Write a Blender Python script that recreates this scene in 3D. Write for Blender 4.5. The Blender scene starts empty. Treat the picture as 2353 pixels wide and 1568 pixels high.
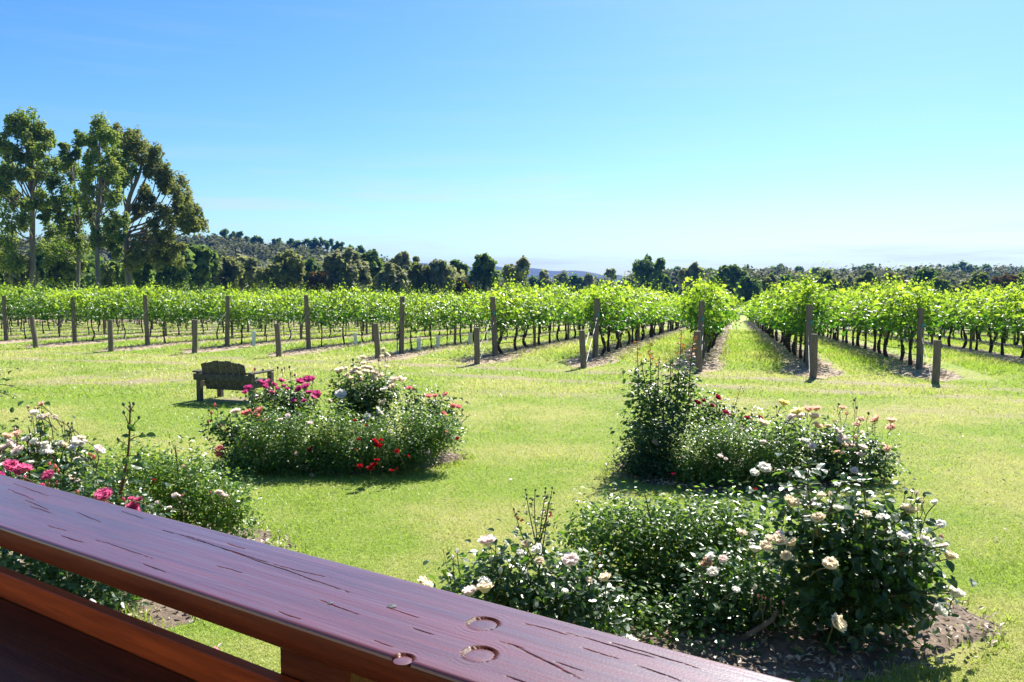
import bpy, bmesh, math
import numpy as np
from mathutils import Vector, Matrix

R = math.radians
scene = bpy.context.scene
C = scene.collection

# ------------------------------------------------------------------ camera, sky, sun, exposure
CAM_H = 2.4
PITCH = R(4.05)
cam_data = bpy.data.cameras.new("camera")
cam_data.lens = 18.0
cam_data.sensor_width = 22.3
cam_data.clip_start = 0.05
cam_data.clip_end = 12000
cam = bpy.data.objects.new("camera", cam_data)
C.objects.link(cam)
cam.location = (0, 0, CAM_H)
cam.rotation_euler = (R(90) - PITCH, 0, 0)
scene.camera = cam

SUN_AZ, SUN_EL = R(27), R(46)
world = bpy.data.worlds.new("World")
scene.world = world
world.use_nodes = True
wn, wl = world.node_tree.nodes, world.node_tree.links
wn.clear()
sky = wn.new("ShaderNodeTexSky")
sky.sky_type = 'NISHITA'
sky.sun_disc = False
sky.sun_elevation = SUN_EL
sky.sun_rotation = SUN_AZ
sky.altitude = 50
sky.air_density = 1.0
sky.dust_density = 0.75
sky.ozone_density = 3.0
bg = wn.new("ShaderNodeBackground")
bg.inputs[1].default_value = 0.058
wo = wn.new("ShaderNodeOutputWorld")
hs = wn.new("ShaderNodeHueSaturation")
hs.inputs['Saturation'].default_value = 1.30
wb = wn.new("ShaderNodeMix")
wb.data_type = 'RGBA'
wb.blend_type = 'MULTIPLY'
wb.inputs[0].default_value = 1
wb.inputs[7].default_value = (.80, .99, 1.12, 1)
wl.new(sky.outputs[0], hs.inputs['Color'])
wl.new(hs.outputs[0], wb.inputs[6])
tc = wn.new("ShaderNodeTexCoord")
cm = wn.new("ShaderNodeMapping")
cm.inputs['Scale'].default_value = (1.6, 1.6, 26)
cn = wn.new("ShaderNodeTexNoise")
cn.inputs['Scale'].default_value = 2.2
cn.inputs['Detail'].default_value = 7
cn.inputs['Roughness'].default_value = .62
wl.new(tc.outputs['Generated'], cm.inputs['Vector'])
wl.new(cm.outputs[0], cn.inputs['Vector'])
sx_ = wn.new("ShaderNodeSeparateXYZ")
wl.new(tc.outputs['Generated'], sx_.inputs[0])
lo_ = wn.new("ShaderNodeMapRange")          # cirrus only in the lowest ten degrees, as thin streaks
wl.new(sx_.outputs['Z'], lo_.inputs[0])
for _i, _v in ((1, .02), (2, .16), (3, 1.0), (4, .08)): lo_.inputs[_i].default_value = _v
st_ = wn.new("ShaderNodeMapRange")
wl.new(cn.outputs['Fac'], st_.inputs[0])
for _i, _v in ((1, .50), (2, .75), (3, 0), (4, 1)): st_.inputs[_i].default_value = _v
mu_ = wn.new("ShaderNodeMath"); mu_.operation = 'MULTIPLY'
wl.new(lo_.outputs[0], mu_.inputs[0]); wl.new(st_.outputs[0], mu_.inputs[1])
cl_ = wn.new("ShaderNodeMix"); cl_.data_type = 'RGBA'
cl_.inputs[7].default_value = (5.6, 5.6, 5.7, 1)
wl.new(mu_.outputs[0], cl_.inputs[0])
wl.new(wb.outputs[2], cl_.inputs[6])
wl.new(cl_.outputs[2], bg.inputs[0])
wl.new(bg.outputs[0], wo.inputs[0])

sd = bpy.data.lights.new("sun", 'SUN')
sd.energy = 5.0
sd.angle = R(0.55)
sd.color = (1.0, 0.95, 0.86)
sun = bpy.data.objects.new("sun", sd)
C.objects.link(sun)
S = Vector((math.sin(SUN_AZ) * math.cos(SUN_EL), math.cos(SUN_AZ) * math.cos(SUN_EL), math.sin(SUN_EL)))
sun.rotation_euler = S.to_track_quat('Z', 'Y').to_euler()
sun.location = (20, 40, 40)

scene.view_settings.view_transform = 'Standard'
scene.view_settings.look = 'None'
scene.view_settings.exposure = 1.4
scene.view_settings.gamma = 1
scene.view_settings.use_curve_mapping = False
scene.render.engine = 'CYCLES'
scene.cycles.max_bounces = 7
scene.cycles.diffuse_bounces = 3
scene.cycles.glossy_bounces = 2
scene.cycles.transmission_bounces = 4
scene.cycles.volume_bounces = 0
scene.cycles.sample_clamp_indirect = 6
try:
    scene.cycles.use_denoising = True
    scene.cycles.denoiser = 'OPENIMAGEDENOISE'
    scene.cycles.denoising_input_passes = 'RGB_ALBEDO_NORMAL'
except Exception:
    scene.cycles.use_denoising = False

# ------------------------------------------------------------------ helpers
rng = np.random.default_rng(7)
FPX = 1899.0
CP, SP = math.cos(PITCH), math.sin(PITCH)


def ray(u, v):
    xc, yc = (u - 1176.5) / FPX, (784 - v) / FPX
    return np.array([xc, CP + yc * SP, -SP + yc * CP])


def gp(u, v, z=0.0):
    d = ray(u, v)
    t = (z - CAM_H) / d[2]
    return np.array([0, 0, CAM_H]) + d * t


def at(u, v, Y):
    d = ray(u, v)
    return np.array([0, 0, CAM_H]) + d * (Y / d[1])


def px(n, Y):
    return n * Y / FPX


def vnoise(x, y, seed=0):
    x = np.asarray(x, float); y = np.asarray(y, float)
    xi, yi = np.floor(x).astype(np.int64), np.floor(y).astype(np.int64)
    xf, yf = x - xi, y - yi
    def h(a, b):
        n = (a * 374761393 + b * 668265263 + seed * 974711) & 0x7fffffff
        n = ((n ^ (n >> 13)) * 1274126177) & 0x7fffffff
        return ((n ^ (n >> 16)) & 0xffff) / 65535.0
    sx, sy = xf * xf * (3 - 2 * xf), yf * yf * (3 - 2 * yf)
    a = h(xi, yi) * (1 - sx) + h(xi + 1, yi) * sx
    b = h(xi, yi + 1) * (1 - sx) + h(xi + 1, yi + 1) * sx
    return a * (1 - sy) + b * sy


def fbm(x, y, seed=0, octv=4):
    s, a, n = 0, 0.5, 0
    for i in range(octv):
        s = s + a * vnoise(np.asarray(x) * 2 ** i, np.asarray(y) * 2 ** i, seed + i * 17)
        n += a
        a *= 0.5
    return s / n


def sstep(a, b, x):
    t = np.clip((x - a) / (b - a), 0, 1)
    return t * t * (3 - 2 * t)


class Geo:
    """Collects verts and faces (tris and quads) with a per-vertex tint."""
    def __init__(self):
        self.V, self.F, self.T, self.M, self.n = [], [], [], [], 0

    def add(self, V, F, tint=0.5, mi=0):
        V = np.asarray(V, float).reshape(-1, 3)
        if isinstance(F, np.ndarray):
            F = [F]
        for f in F:
            f = np.asarray(f, np.int64)
            self.F.append(f + self.n)
            self.M.append(np.full(len(f), mi, np.int32))
        self.V.append(V)
        self.T.append(np.broadcast_to(np.asarray(tint, float), (len(V),)).copy())
        self.n += len(V)
        return self

    def mesh(self, name, mats, smooth=False):
        me = bpy.data.meshes.new(name)
        V = np.concatenate(self.V) if self.V else np.zeros((0, 3))
        me.vertices.add(len(V))
        me.vertices.foreach_set("co", V.astype(np.float32).ravel())
        loops = np.concatenate([f.ravel() for f in self.F])
        sizes = np.concatenate([np.full(len(f), f.shape[1], np.int32) for f in self.F])
        starts = np.concatenate([[0], np.cumsum(sizes)[:-1]]).astype(np.int32)
        me.loops.add(len(loops))
        me.loops.foreach_set("vertex_index", loops.astype(np.int32))
        me.polygons.add(len(sizes))
        me.polygons.foreach_set("loop_start", starts)
        me.polygons.foreach_set("loop_total", sizes)
        me.polygons.foreach_set("material_index", np.concatenate(self.M))
        me.polygons.foreach_set("use_smooth", np.full(len(sizes), smooth, bool))
        a = me.attributes.new("tint", 'FLOAT', 'POINT')
        a.data.foreach_set("value", np.concatenate(self.T).astype(np.float32))
        for m in (mats if isinstance(mats, (list, tuple)) else [mats]):
            me.materials.append(m)
        me.update(calc_edges=True)
        return me

    def obj(self, name, mats, parent=None, smooth=False, loc=None):
        return link(name, self.mesh(name, mats, smooth), parent, loc)


def link(name, data, parent=None, loc=None):
    o = bpy.data.objects.new(name, data)
    C.objects.link(o)
    if parent is not None:
        o.parent = parent
    if loc is not None:
        o.location = tuple(loc)
    return o


def tag(o, label=None, cat=None, group=None, kind=None):
    if label: o["label"] = label
    if cat: o["category"] = cat
    if group: o["group"] = group
    if kind: o["kind"] = kind
    return o


def empty(name, loc=(0, 0, 0), rz=0.0):
    o = bpy.data.objects.new(name, None)
    o.empty_display_size = 0.1
    C.objects.link(o)
    o.location = tuple(float(a) for a in loc)
    o.rotation_euler = (0, 0, rz)
    return o


def tube(path, rad, n=6, cap=True):
    P = np.asarray(path, float)
    m = len(P)
    rad = np.broadcast_to(np.asarray(rad, float), (m,))
    T = np.gradient(P, axis=0)
    T /= np.linalg.norm(T, axis=1)[:, None] + 1e-9
    ref = np.array([0.0, 0.0, 1.0]) if abs(T[:, 2]).mean() < 0.8 else np.array([1.0, 0.0, 0.0])
    A = np.cross(T, ref); A /= np.linalg.norm(A, axis=1)[:, None] + 1e-9
    B = np.cross(T, A)
    ang = np.arange(n) * 2 * math.pi / n
    V = P[:, None, :] + rad[:, None, None] * (np.cos(ang)[None, :, None] * A[:, None, :] + np.sin(ang)[None, :, None] * B[:, None, :])
    V = V.reshape(-1, 3)
    i = np.arange(m - 1)[:, None] * n
    j = np.arange(n)[None, :]
    k = (j + 1) % n
    F = np.stack([i + j, i + k, i + n + k, i + n + j], -1).reshape(-1, 4)
    if not cap:
        return V, [F]
    V = np.vstack([V, P[:1], P[-1:]])
    jj = np.arange(n)
    c0 = np.stack([np.full(n, m * n), (jj + 1) % n, jj], 1)
    c1 = np.stack([np.full(n, m * n + 1), (m - 1) * n + jj, (m - 1) * n + (jj + 1) % n], 1)
    return V, [F, np.vstack([c0, c1])]


def bez(pts, n=8):
    """smooth path through points (Catmull-Rom)"""
    P = np.asarray(pts, float)
    P = np.vstack([2 * P[0] - P[1], P, 2 * P[-1] - P[-2]])
    out = []
    for i in range(1, len(P) - 2):
        t = np.linspace(0, 1, n, endpoint=False)[:, None]
        a, b, c, d = P[i - 1], P[i], P[i + 1], P[i + 2]
        out.append(0.5 * ((2 * b) + (-a + c) * t + (2 * a - 5 * b + 4 * c - d) * t ** 2 + (-a + 3 * b - 3 * c + d) * t ** 3))
    out.append(P[-2:-1])
    return np.vstack(out)


def boxgeo(size, loc=(0, 0, 0), rot=None, bevel=0.008, wob=0.0):
    bm = bmesh.new()
    bmesh.ops.create_cube(bm, size=1)
    bmesh.ops.scale(bm, vec=size, verts=bm.verts)
    if bevel:
        bmesh.ops.bevel(bm, geom=bm.edges[:], offset=bevel, segments=1, affect='EDGES', clamp_overlap=True)
    M = Matrix.Translation(loc) @ (rot.to_4x4() if rot else Matrix())
    bm.transform(M)
    V = np.array([v.co[:] for v in bm.verts])
    bm.verts.index_update()
    F = {}
    for f in bm.faces:
        F.setdefault(len(f.verts), []).append([v.index for v in f.verts])
    bm.free()
    if wob:
        V = V + rng.normal(0, wob, V.shape)
    return V, [np.array(a) for a in F.values()]


# leaf templates: x across, y along the leaf, z the fold
T_DIA = (np.array([[0, 0, 0], [-.34, .5, .1], [0, 1, -.05], [.34, .5, .1]]), [np.array([[0, 2, 1], [0, 3, 2]])])
T_CARD = (np.array([[-.5, 0, 0.0], [.5, .1, .12], [.4, 1, 0], [-.45, .9, .1]]), [np.array([[0, 1, 2, 3]])])
T_LEAF = (np.array([[0, 0, 0], [0, .35, -.03], [0, .7, -.03], [0, 1.02, -.12], [-.26, .22, .06], [-.33, .5, .09], [-.2, .8, .03],
                    [.26, .22, .06], [.33, .5, .09], [.2, .8, .03]]),
          [np.array([[0, 1, 4], [2, 3, 6], [0, 7, 1], [2, 9, 3]]), np.array([[1, 2, 5, 4], [1, 7, 8, 2]]), np.array([[2, 6, 5], [2, 8, 9]])])
_a = np.array([-2.6, -1.9, -1.15, -.6, 0, .6, 1.15, 1.9, 2.6])
_r = np.array([.52, .46, .62, .44, .66, .44, .62, .46, .52])
T_VINE = (np.vstack([[0, .42, -.06]] + [[math.sin(a) * r, .42 + math.cos(a) * r, .05 * (i % 2)] for i, (a, r) in enumerate(zip(_a, _r))]),
          [np.array([[0, i + 2, i + 1] for i in range(8)])])


def frames(nrm, spin):
    """orthonormal frames from normals, with a spin angle about each"""
    n = nrm / (np.linalg.norm(nrm, axis=1)[:, None] + 1e-9)
    ref = np.where(np.abs(n[:, 2:3]) < 0.9, np.array([[0, 0, 1.0]]), np.array([[1.0, 0, 0]]))
    a = np.cross(ref, n); a /= np.linalg.norm(a, axis=1)[:, None] + 1e-9
    b = np.cross(n, a)
    c, s = np.cos(spin)[:, None], np.sin(spin)[:, None]
    return a * c + b * s, b * c - a * s, n


def leaves(P, N, size, tpl, spin=None, tint=None, width=1.0):
    """many leaves as one array block"""
    k = len(P)
    if spin is None: spin = rng.uniform(0, 2 * math.pi, k)
    A, B, Nn = frames(N, spin)
    L, Fs = tpl
    sz = np.broadcast_to(np.asarray(size, float), (k,))[:, None, None]
    V = P[:, None, :] + sz * (L[None, :, 0:1] * width * A[:, None, :] + L[None, :, 1:2] * B[:, None, :] + L[None, :, 2:3] * Nn[:, None, :])
    m = len(L)
    off = (np.arange(k) * m)[:, None, None]
    F = [(f[None] + off).reshape(-1, f.shape[1]) for f in Fs]
    if tint is None: tint = rng.uniform(0, 1, k)
    return V.reshape(-1, 3), F, np.repeat(np.broadcast_to(tint, (k,)), m)


def sphere_pts(n):
    d = rng.normal(size=(n, 3))
    return d / np.linalg.norm(d, axis=1)[:, None]


# ------------------------------------------------------------------ materials
def nmat(name):
    m = bpy.data.materials.new(name)
    m.use_nodes = True
    nt = m.node_tree
    nt.nodes.clear()
    out = nt.nodes.new("ShaderNodeOutputMaterial")
    return m, nt, out


def N(nt, typ, **kw):
    n = nt.nodes.new(typ)
    for k, v in kw.items():
        if k.startswith("i_"):
            n.inputs[int(k[2:])].default_value = v
        else:
            setattr(n, k, v)
    return n


def mixc(nt, fac, a, b, blend='MIX'):
    n = nt.nodes.new("ShaderNodeMix")
    n.data_type = 'RGBA'
    n.blend_type = blend
    for idx, v in ((0, fac), (6, a), (7, b)):
        if hasattr(v, "is_linked") or hasattr(v, "links"):
            nt.links.new(v, n.inputs[idx])
        elif idx == 0:
            n.inputs[0].default_value = v
        else:
            n.inputs[idx].default_value = (*v, 1) if len(v) == 3 else v
    return n.outputs[2]


def mrange(nt, val, a, b, c=0.0, d=1.0):
    n = nt.nodes.new("ShaderNodeMapRange")
    nt.links.new(val, n.inputs[0])
    for i, x in enumerate((a, b, c, d)):
        n.inputs[i + 1].default_value = x
    return n.outputs[0]


def noise(nt, scale, detail=4, rough=0.6, vec=None, dist=0.0):
    n = nt.nodes.new("ShaderNodeTexNoise")
    n.inputs['Scale'].default_value = scale
    n.inputs['Detail'].default_value = detail
    n.inputs['Roughness'].default_value = rough
    n.inputs['Distortion'].default_value = dist
    if vec is not None: nt.links.new(vec, n.inputs['Vector'])
    return n.outputs['Fac']


def objco(nt, scale=(1, 1, 1)):
    t = nt.nodes.new("ShaderNodeTexCoord")
    mp = nt.nodes.new("ShaderNodeMapping")
    mp.inputs['Scale'].default_value = scale
    nt.links.new(t.outputs['Object'], mp.inputs['Vector'])
    return mp.outputs[0]


def attr(nt, name="tint"):
    n = nt.nodes.new("ShaderNodeAttribute")
    n.attribute_name = name
    return n.outputs['Fac']


def leaf_mat(name, a, b, ta, tb, fac=0.4, rough=0.4, spec=0.5, grain=0.0):
    """leaf colour runs from a to b by tint; light through the leaf from ta to tb"""
    m, nt, out = nmat(name)
    t = attr(nt)
    oi = nt.nodes.new("ShaderNodeObjectInfo")
    ad = N(nt, "ShaderNodeMath", operation='MULTIPLY_ADD', i_1=0.25, i_2=-0.12)
    nt.links.new(oi.outputs['Random'], ad.inputs[0])
    sm = N(nt, "ShaderNodeMath", operation='ADD', use_clamp=True)
    nt.links.new(ad.outputs[0], sm.inputs[0]); nt.links.new(t, sm.inputs[1])
    t = sm.outputs[0]
    p = N(nt, "ShaderNodeBsdfPrincipled")
    p.inputs['Roughness'].default_value = rough
    p.inputs['Specular IOR Level'].default_value = spec
    nt.links.new(mixc(nt, t, a, b), p.inputs['Base Color'])
    tr = N(nt, "ShaderNodeBsdfTranslucent")
    nt.links.new(mixc(nt, t, ta, tb), tr.inputs['Color'])
    mx = N(nt, "ShaderNodeMixShader", i_0=fac)
    nt.links.new(p.outputs[0], mx.inputs[1]); nt.links.new(tr.outputs[0], mx.inputs[2])
    nt.links.new(mx.outputs[0], out.inputs[0])
    return m


def plain(name, col, rough=0.7, var=0.25, scale=20, spec=0.3, stretch=(1, 1, 1), bump=0.3, metal=0.0, col2=None):
    m, nt, out = nmat(name)
    co = objco(nt, stretch)
    f = noise(nt, scale, 6, 0.65, co)
    dark = col2 if col2 else tuple(c * (1 - var) * 0.8 for c in col)
    lite = tuple(min(1, c * (1 + var)) for c in col)
    p = N(nt, "ShaderNodeBsdfPrincipled")
    p.inputs['Roughness'].default_value = rough
    p.inputs['Specular IOR Level'].default_value = spec
    p.inputs['Metallic'].default_value = metal
    nt.links.new(mixc(nt, mrange(nt, f, 0.3, 0.7), dark, lite), p.inputs['Base Color'])
    if bump:
        b = N(nt, "ShaderNodeBump", i_0=bump, i_1=0.02)
        nt.links.new(f, b.inputs['Height'])
        nt.links.new(b.outputs[0], p.inputs['Normal'])
    nt.links.new(p.outputs[0], out.inputs[0])
    return m


M = {}
M['vine'] = leaf_mat("vine_leaf", (.024, .078, .008), (.105, .21, .018), (.075, .24, .010), (.58, .76, .05), 0.5, 0.36, 0.5)
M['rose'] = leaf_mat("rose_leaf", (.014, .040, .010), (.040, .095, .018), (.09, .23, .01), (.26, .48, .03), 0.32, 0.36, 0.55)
M['rose_big'] = leaf_mat("rose_leaf_large", (.012, .035, .014), (.03, .07, .02), (.10, .25, .02), (.25, .45, .04), 0.30, 0.38, 0.55)
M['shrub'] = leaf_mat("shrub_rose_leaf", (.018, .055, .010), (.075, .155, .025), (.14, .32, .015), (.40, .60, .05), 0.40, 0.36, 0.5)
M['red_leaf'] = leaf_mat("young_red_leaf", (.12, .035, .015), (.25, .08, .02), (.5, .12, .03), (.7, .3, .05), 0.45, 0.35, 0.5)
M['grass'] = leaf_mat("grass_blade", (.14, .22, .030), (.33, .36, .11), (.38, .57, .045), (.60, .64, .15), 0.42, 0.45, 0.4)
M['gum'] = leaf_mat("gum_leaf", (0.077, 0.133, 0.027), (0.204, 0.235, 0.070), (0.188, 0.344, 0.031), (0.469, 0.531, 0.094), 0.38, 0.65, 0.12)
M['gum_olive'] = leaf_mat("gum_leaf_olive", (.085, .105, .032), (.20, .215, .085), (.18, .24, .035), (.40, .42, .10), 0.36, 0.65, 0.12)
M['gum_grey'] = leaf_mat("gum_leaf_grey", (0.144, 0.161, 0.085), (0.287, 0.287, 0.161), (0.237, 0.287, 0.085), (0.473, 0.473, 0.186), 0.34, 0.65, 0.12)
M['gum_dark'] = leaf_mat("gum_leaf_dark", (0.049, 0.091, 0.031), (0.124, 0.185, 0.056), (0.124, 0.246, 0.035), (0.281, 0.386, 0.070), 0.34, 0.65, 0.12)
M['gum_rust'] = leaf_mat("gum_leaf_rust", (.10, .065, .020), (.20, .13, .04), (.15, .09, .02), (.28, .18, .05), 0.22, 0.65, 0.12)
M['bushland'] = leaf_mat("bushland_leaf", (.046, .058, .026), (.140, .145, .065), (.10, .13, .04), (.26, .26, .09), 0.3, 0.65, 0.1)
M['bark'] = plain("gum_bark", (.125, .105, .088), 0.85, 0.4, 3, stretch=(1, 1, .2), bump=0.4)
M['pale_bark'] = plain("pale_gum_bark", (.19, .16, .135), 0.8, 0.45, 2.5, stretch=(1, 1, .2), bump=0.3)
M['vine_bark'] = plain("vine_bark", (.045, .034, .027), 0.9, 0.4, 25, stretch=(1, 1, .3))
M['post'] = plain("weathered_post", (.18, .145, .105), 0.85, 0.35, 12, stretch=(3, 3, .35), bump=0.6)
M['post_top'] = plain("post_end_grain", (.26, .22, .17), 0.85, 0.3, 30)
M['wire'] = plain("galvanised_wire", (.40, .40, .40), 0.6, 0.1, 5, metal=0.9, bump=0)
M['hose'] = plain("black_hose", (.03, .032, .035), 0.45, 0.2, 5, spec=0.5, bump=0)
M['teal'] = plain("teal_plastic", (.02, .30, .32), 0.4, 0.1, 5, bump=0)
M['guard'] = plain("white_plastic", (.74, .78, .82), 0.5, 0.08, 5, bump=0)
M['bench'] = plain("weathered_bench_timber", (.095, .082, .062), 0.8, 0.45, 10, stretch=(1.2, 6, 1.2), bump=0.4)
M['cane'] = plain("rose_cane", (.07, .10, .03), 0.6, 0.4, 8, col2=(.11, .04, .03), bump=0.1)
M['cane_red'] = plain("rose_cane_red", (.10, .035, .025), 0.55, 0.4, 8, bump=0.1)
M['woody'] = plain("woody_stem", (.12, .10, .085), 0.85, 0.35, 20)
M['bud'] = plain("green_bud", (.07, .12, .04), 0.6, 0.3, 20, bump=0)
M['soil'] = plain("garden_soil", (.15, .11, .08), 0.95, 0.5, 14, bump=1.0)
M['mulch'] = plain("vine_row_mulch", (.30, .235, .165), 0.95, 0.4, 6, col2=(.16, .12, .085), bump=0.8)
M['litter'] = leaf_mat("dry_litter", (.22, .16, .10), (.50, .42, .30), (.2, .15, .08), (.4, .3, .2), 0.15, 0.5, 0.5)


def petal_mat(name, a, b, trans=0.5):
    m = leaf_mat(name, a, b, tuple(min(1, c * 1.05) for c in a), tuple(min(1, c * 1.05) for c in b), trans, 0.55, 0.2)
    return m


PET = {
    'white': petal_mat("petal_white", (.88, .84, .72), (.90, .88, .84)),
    'cream': petal_mat("petal_cream", (.88, .71, .47), (.90, .83, .68)),
    'peach': petal_mat("petal_peach", (.88, .50, .32), (.90, .71, .55)),
    'blush': petal_mat("petal_blush", (.90, .68, .62), (.90, .84, .80)),
    'yellow': petal_mat("petal_yellow", (.90, .74, .22), (.90, .84, .48)),
    'pink': petal_mat("petal_pink", (.68, .07, .25), (.80, .25, .42)),
    'magenta': petal_mat("petal_magenta", (.50, .03, .19), (.68, .12, .33)),
    'coral': petal_mat("petal_coral", (.74, .16, .17), (.84, .40, .36)),
    'red': petal_mat("petal_red", (.30, .004, .008), (.47, .010, .016)),
    'crimson': petal_mat("petal_crimson", (.22, .003, .03), (.42, .012, .07)),
    'faded': petal_mat("petal_faded", (.45, .28, .16), (.72, .52, .40)),
}

# ------------------------------------------------------------------ vineyard layout and terrain
TALL = [(15, 786, 680), (172, 790, 683), (340, 797, 678), (522, 799, 680), (710, 806, 678), (922, 817, 682), (1138, 822, 682),
        (1367, 827, 686), (1608, 838, 692), (1858, 848, 700), (2112, 853, 708)]
STUB = [None, (83, 800, 727), (255, 808, 735), (447, 812, 735), (641, 820, 744), (869, 828, 744), (1096, 838, 753),
        (1341, 846, 759), (1606, 856, 761), (1868, 870, 768), (2149, 881, 782)]
RD = np.array([0.2607, 0.9654])          # the direction the rows run
LD = np.array([0.9654, -0.2607])
ROW0 = [gp(u, v)[:2] for u, v, _ in TALL]
_l = np.array([p @ LD for p in ROW0]); _s = np.array([p @ RD for p in ROW0])
_fl = np.polyfit(np.arange(11), _l, 1)
_fs = np.polyfit(_l, _s, 1)
GAP = _fl[0]


def s_of(x, y):
    """distance past the line of the row ends"""
    return x * RD[0] + y * RD[1] - np.polyval(_fs, np.clip(x * LD[0] + y * LD[1], -60, 40))


SLOPE = 0.034


def ground_z(x, y):
    x = np.asarray(x, float); y = np.asarray(y, float)
    s = s_of(x, y)
    ss = np.where(s > 0, s * s / (s + 5.0), 0)
    z = -SLOPE * np.minimum(ss, 118 + 0 * ss)
    far = np.sqrt(x * x + y * y)
    z = z - 0.6 * sstep(118, 200, s)
    near = 0.025 * (fbm(x * .35, y * .35, 3) - 0.5) * sstep(4, 8, far)
    return z + near


# the three rose beds and the front one, as ellipses on the lawn (x, y, rx, ry, angle)
BEDS = [(-2.15, 11.15, 1.45, .90, -0.06), (2.8, 10.2, 1.58, .88, -0.12), (1.62, 5.75, 1.72, 1.0, 0.1), (-3.2, 6.75, 1.35, 1.3, -0.2)]


def bed_f(x, y):
    """1 inside a bed, 0 on the lawn"""
    out = 0
    for bx, by, rx, ry, a in BEDS:
        c, s = math.cos(a), math.sin(a)
        dx, dy = x - bx, y - by
        q = np.sqrt(((dx * c + dy * s) / rx) ** 2 + ((-dx * s + dy * c) / ry) ** 2)
        q = q + 0.16 * (fbm(x * 2.2, y * 2.2, 41) - 0.5)
        out = np.maximum(out, 1 - sstep(0.96, 1.06, q))
    return out


def dirt_f(x, y):
    """bare worn ground: the wheel tracks along the vine row ends and a scuffed patch by the bench"""
    s = s_of(x, y) + 1.2 * (fbm(x * .12, y * .12, 5) - .5)
    n = fbm(x * 1.1, y * 2.6, 9)
    tr = 0
    for c, w, k in ((-3.3, .42, .95), (-5.2, .38, .9), (-7.6, .7, .5)):
        tr = np.maximum(tr, k * np.exp(-((s - c) / w) ** 2) * (.25 + .75 * sstep(.36, .56, n)))
    pa = np.exp(-(((x + 9.6) / 2.6) ** 2 + ((y - 20.2) / 1.3) ** 2)) * 1.0
    pb = np.exp(-(((x + 5.4) / .9) ** 2 + ((y - 16.9) / .45) ** 2)) * 1.1
    return np.clip(np.maximum(np.maximum(tr, pa * sstep(.3, .6, n)), pb), 0, 1)


def dry_f(x, y):
    s = s_of(x, y)
    band = np.exp(-((s + 6) / 4.0) ** 2) * 0.25
    return np.clip(sstep(.38, .72, fbm(x * .45 + 3, y * .6, 21)) * .95 + .45 * (fbm(x * 2.3, y * 2.3, 33) - .5) + band, 0, 1)


def graded(a, b, step, lo, hi, g=1.12):
    c = list(np.arange(a, b + 1e-6, step))
    d, x = step, b
    while x < hi:
        d *= g; x += d; c.append(min(x, hi))
    d, x = step, a
    while x > lo:
        d *= g; x -= d; c.insert(0, max(x, lo))
    return np.array(sorted(set(c)))


gx = graded(-14, 13, 0.15, -3000, 3000)
gy = graded(3, 30, 0.15, -200, 2950)
X, Y = np.meshgrid(gx, gy)
Z = ground_z(X, Y)
g = Geo()
nx, ny = len(gx), len(gy)
ii = (np.arange(ny - 1)[:, None] * nx + np.arange(nx - 1)[None, :]).ravel()
g.add(np.stack([X, Y, Z], -1).reshape(-1, 3), np.stack([ii, ii + 1, ii + nx + 1, ii + nx], 1), dry_f(X, Y).ravel())


def ground_mat():
    m, nt, out = nmat("lawn")
    co = objco(nt)
    dry, dirt = attr(nt, "tint"), attr(nt, "dirt")
    fine = noise(nt, 22, 6, 0.75, co)
    mid = noise(nt, 3.2, 5, 0.65, co)
    speck = noise(nt, 90, 3, 0.6, co)
    green = mixc(nt, mrange(nt, fine, .35, .65), (.12, .185, .022), (.25, .34, .05))
    straw = mixc(nt, mrange(nt, fine, .35, .65), (.30, .28, .085), (.46, .41, .17))
    f1 = N(nt, "ShaderNodeMath", operation='MULTIPLY_ADD', i_1=0.7, use_clamp=True)
    nt.links.new(dry, f1.inputs[0]); nt.links.new(mrange(nt, mid, .4, .7, -.12, .3), f1.inputs[2])
    c = mixc(nt, f1.outputs[0], green, straw)
    c = mixc(nt, mrange(nt, speck, .58, .72, 0, .7), c, (.045, .075, .012))
    bare = mixc(nt, mrange(nt, fine, .3, .7), (.20, .155, .10), (.36, .295, .20))
    f2 = N(nt, "ShaderNodeMath", operation='MULTIPLY_ADD', i_1=1.0, use_clamp=True)
    nt.links.new(dirt, f2.inputs[0]); nt.links.new(mrange(nt, speck, .3, .7, -.25, .12), f2.inputs[2])
    c = mixc(nt, f2.outputs[0], c, bare)
    p = N(nt, "ShaderNodeBsdfPrincipled")
    p.inputs['Roughness'].default_value = 0.85
    p.inputs['Specular IOR Level'].default_value = 0.15
    nt.links.new(c, p.inputs['Base Color'])
    b = N(nt, "ShaderNodeBump", i_0=0.8, i_1=0.03)
    ad = N(nt, "ShaderNodeMath", operation='ADD')
    nt.links.new(fine, ad.inputs[0]); nt.links.new(speck, ad.inputs[1])
    nt.links.new(ad.outputs[0], b.inputs['Height'])
    nt.links.new(b.outputs[0], p.inputs['Normal'])
    nt.links.new(p.outputs[0], out.inputs[0])
    return m


ground = g.obj("ground", ground_mat(), smooth=True)
tag(ground, "mown lawn running past the rose beds into the vineyard and far paddocks", kind="structure")
da = ground.data.attributes.new("dirt", 'FLOAT', 'POINT')
da.data.foreach_set("value", dirt_f(X, Y).ravel().astype(np.float32))

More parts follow.
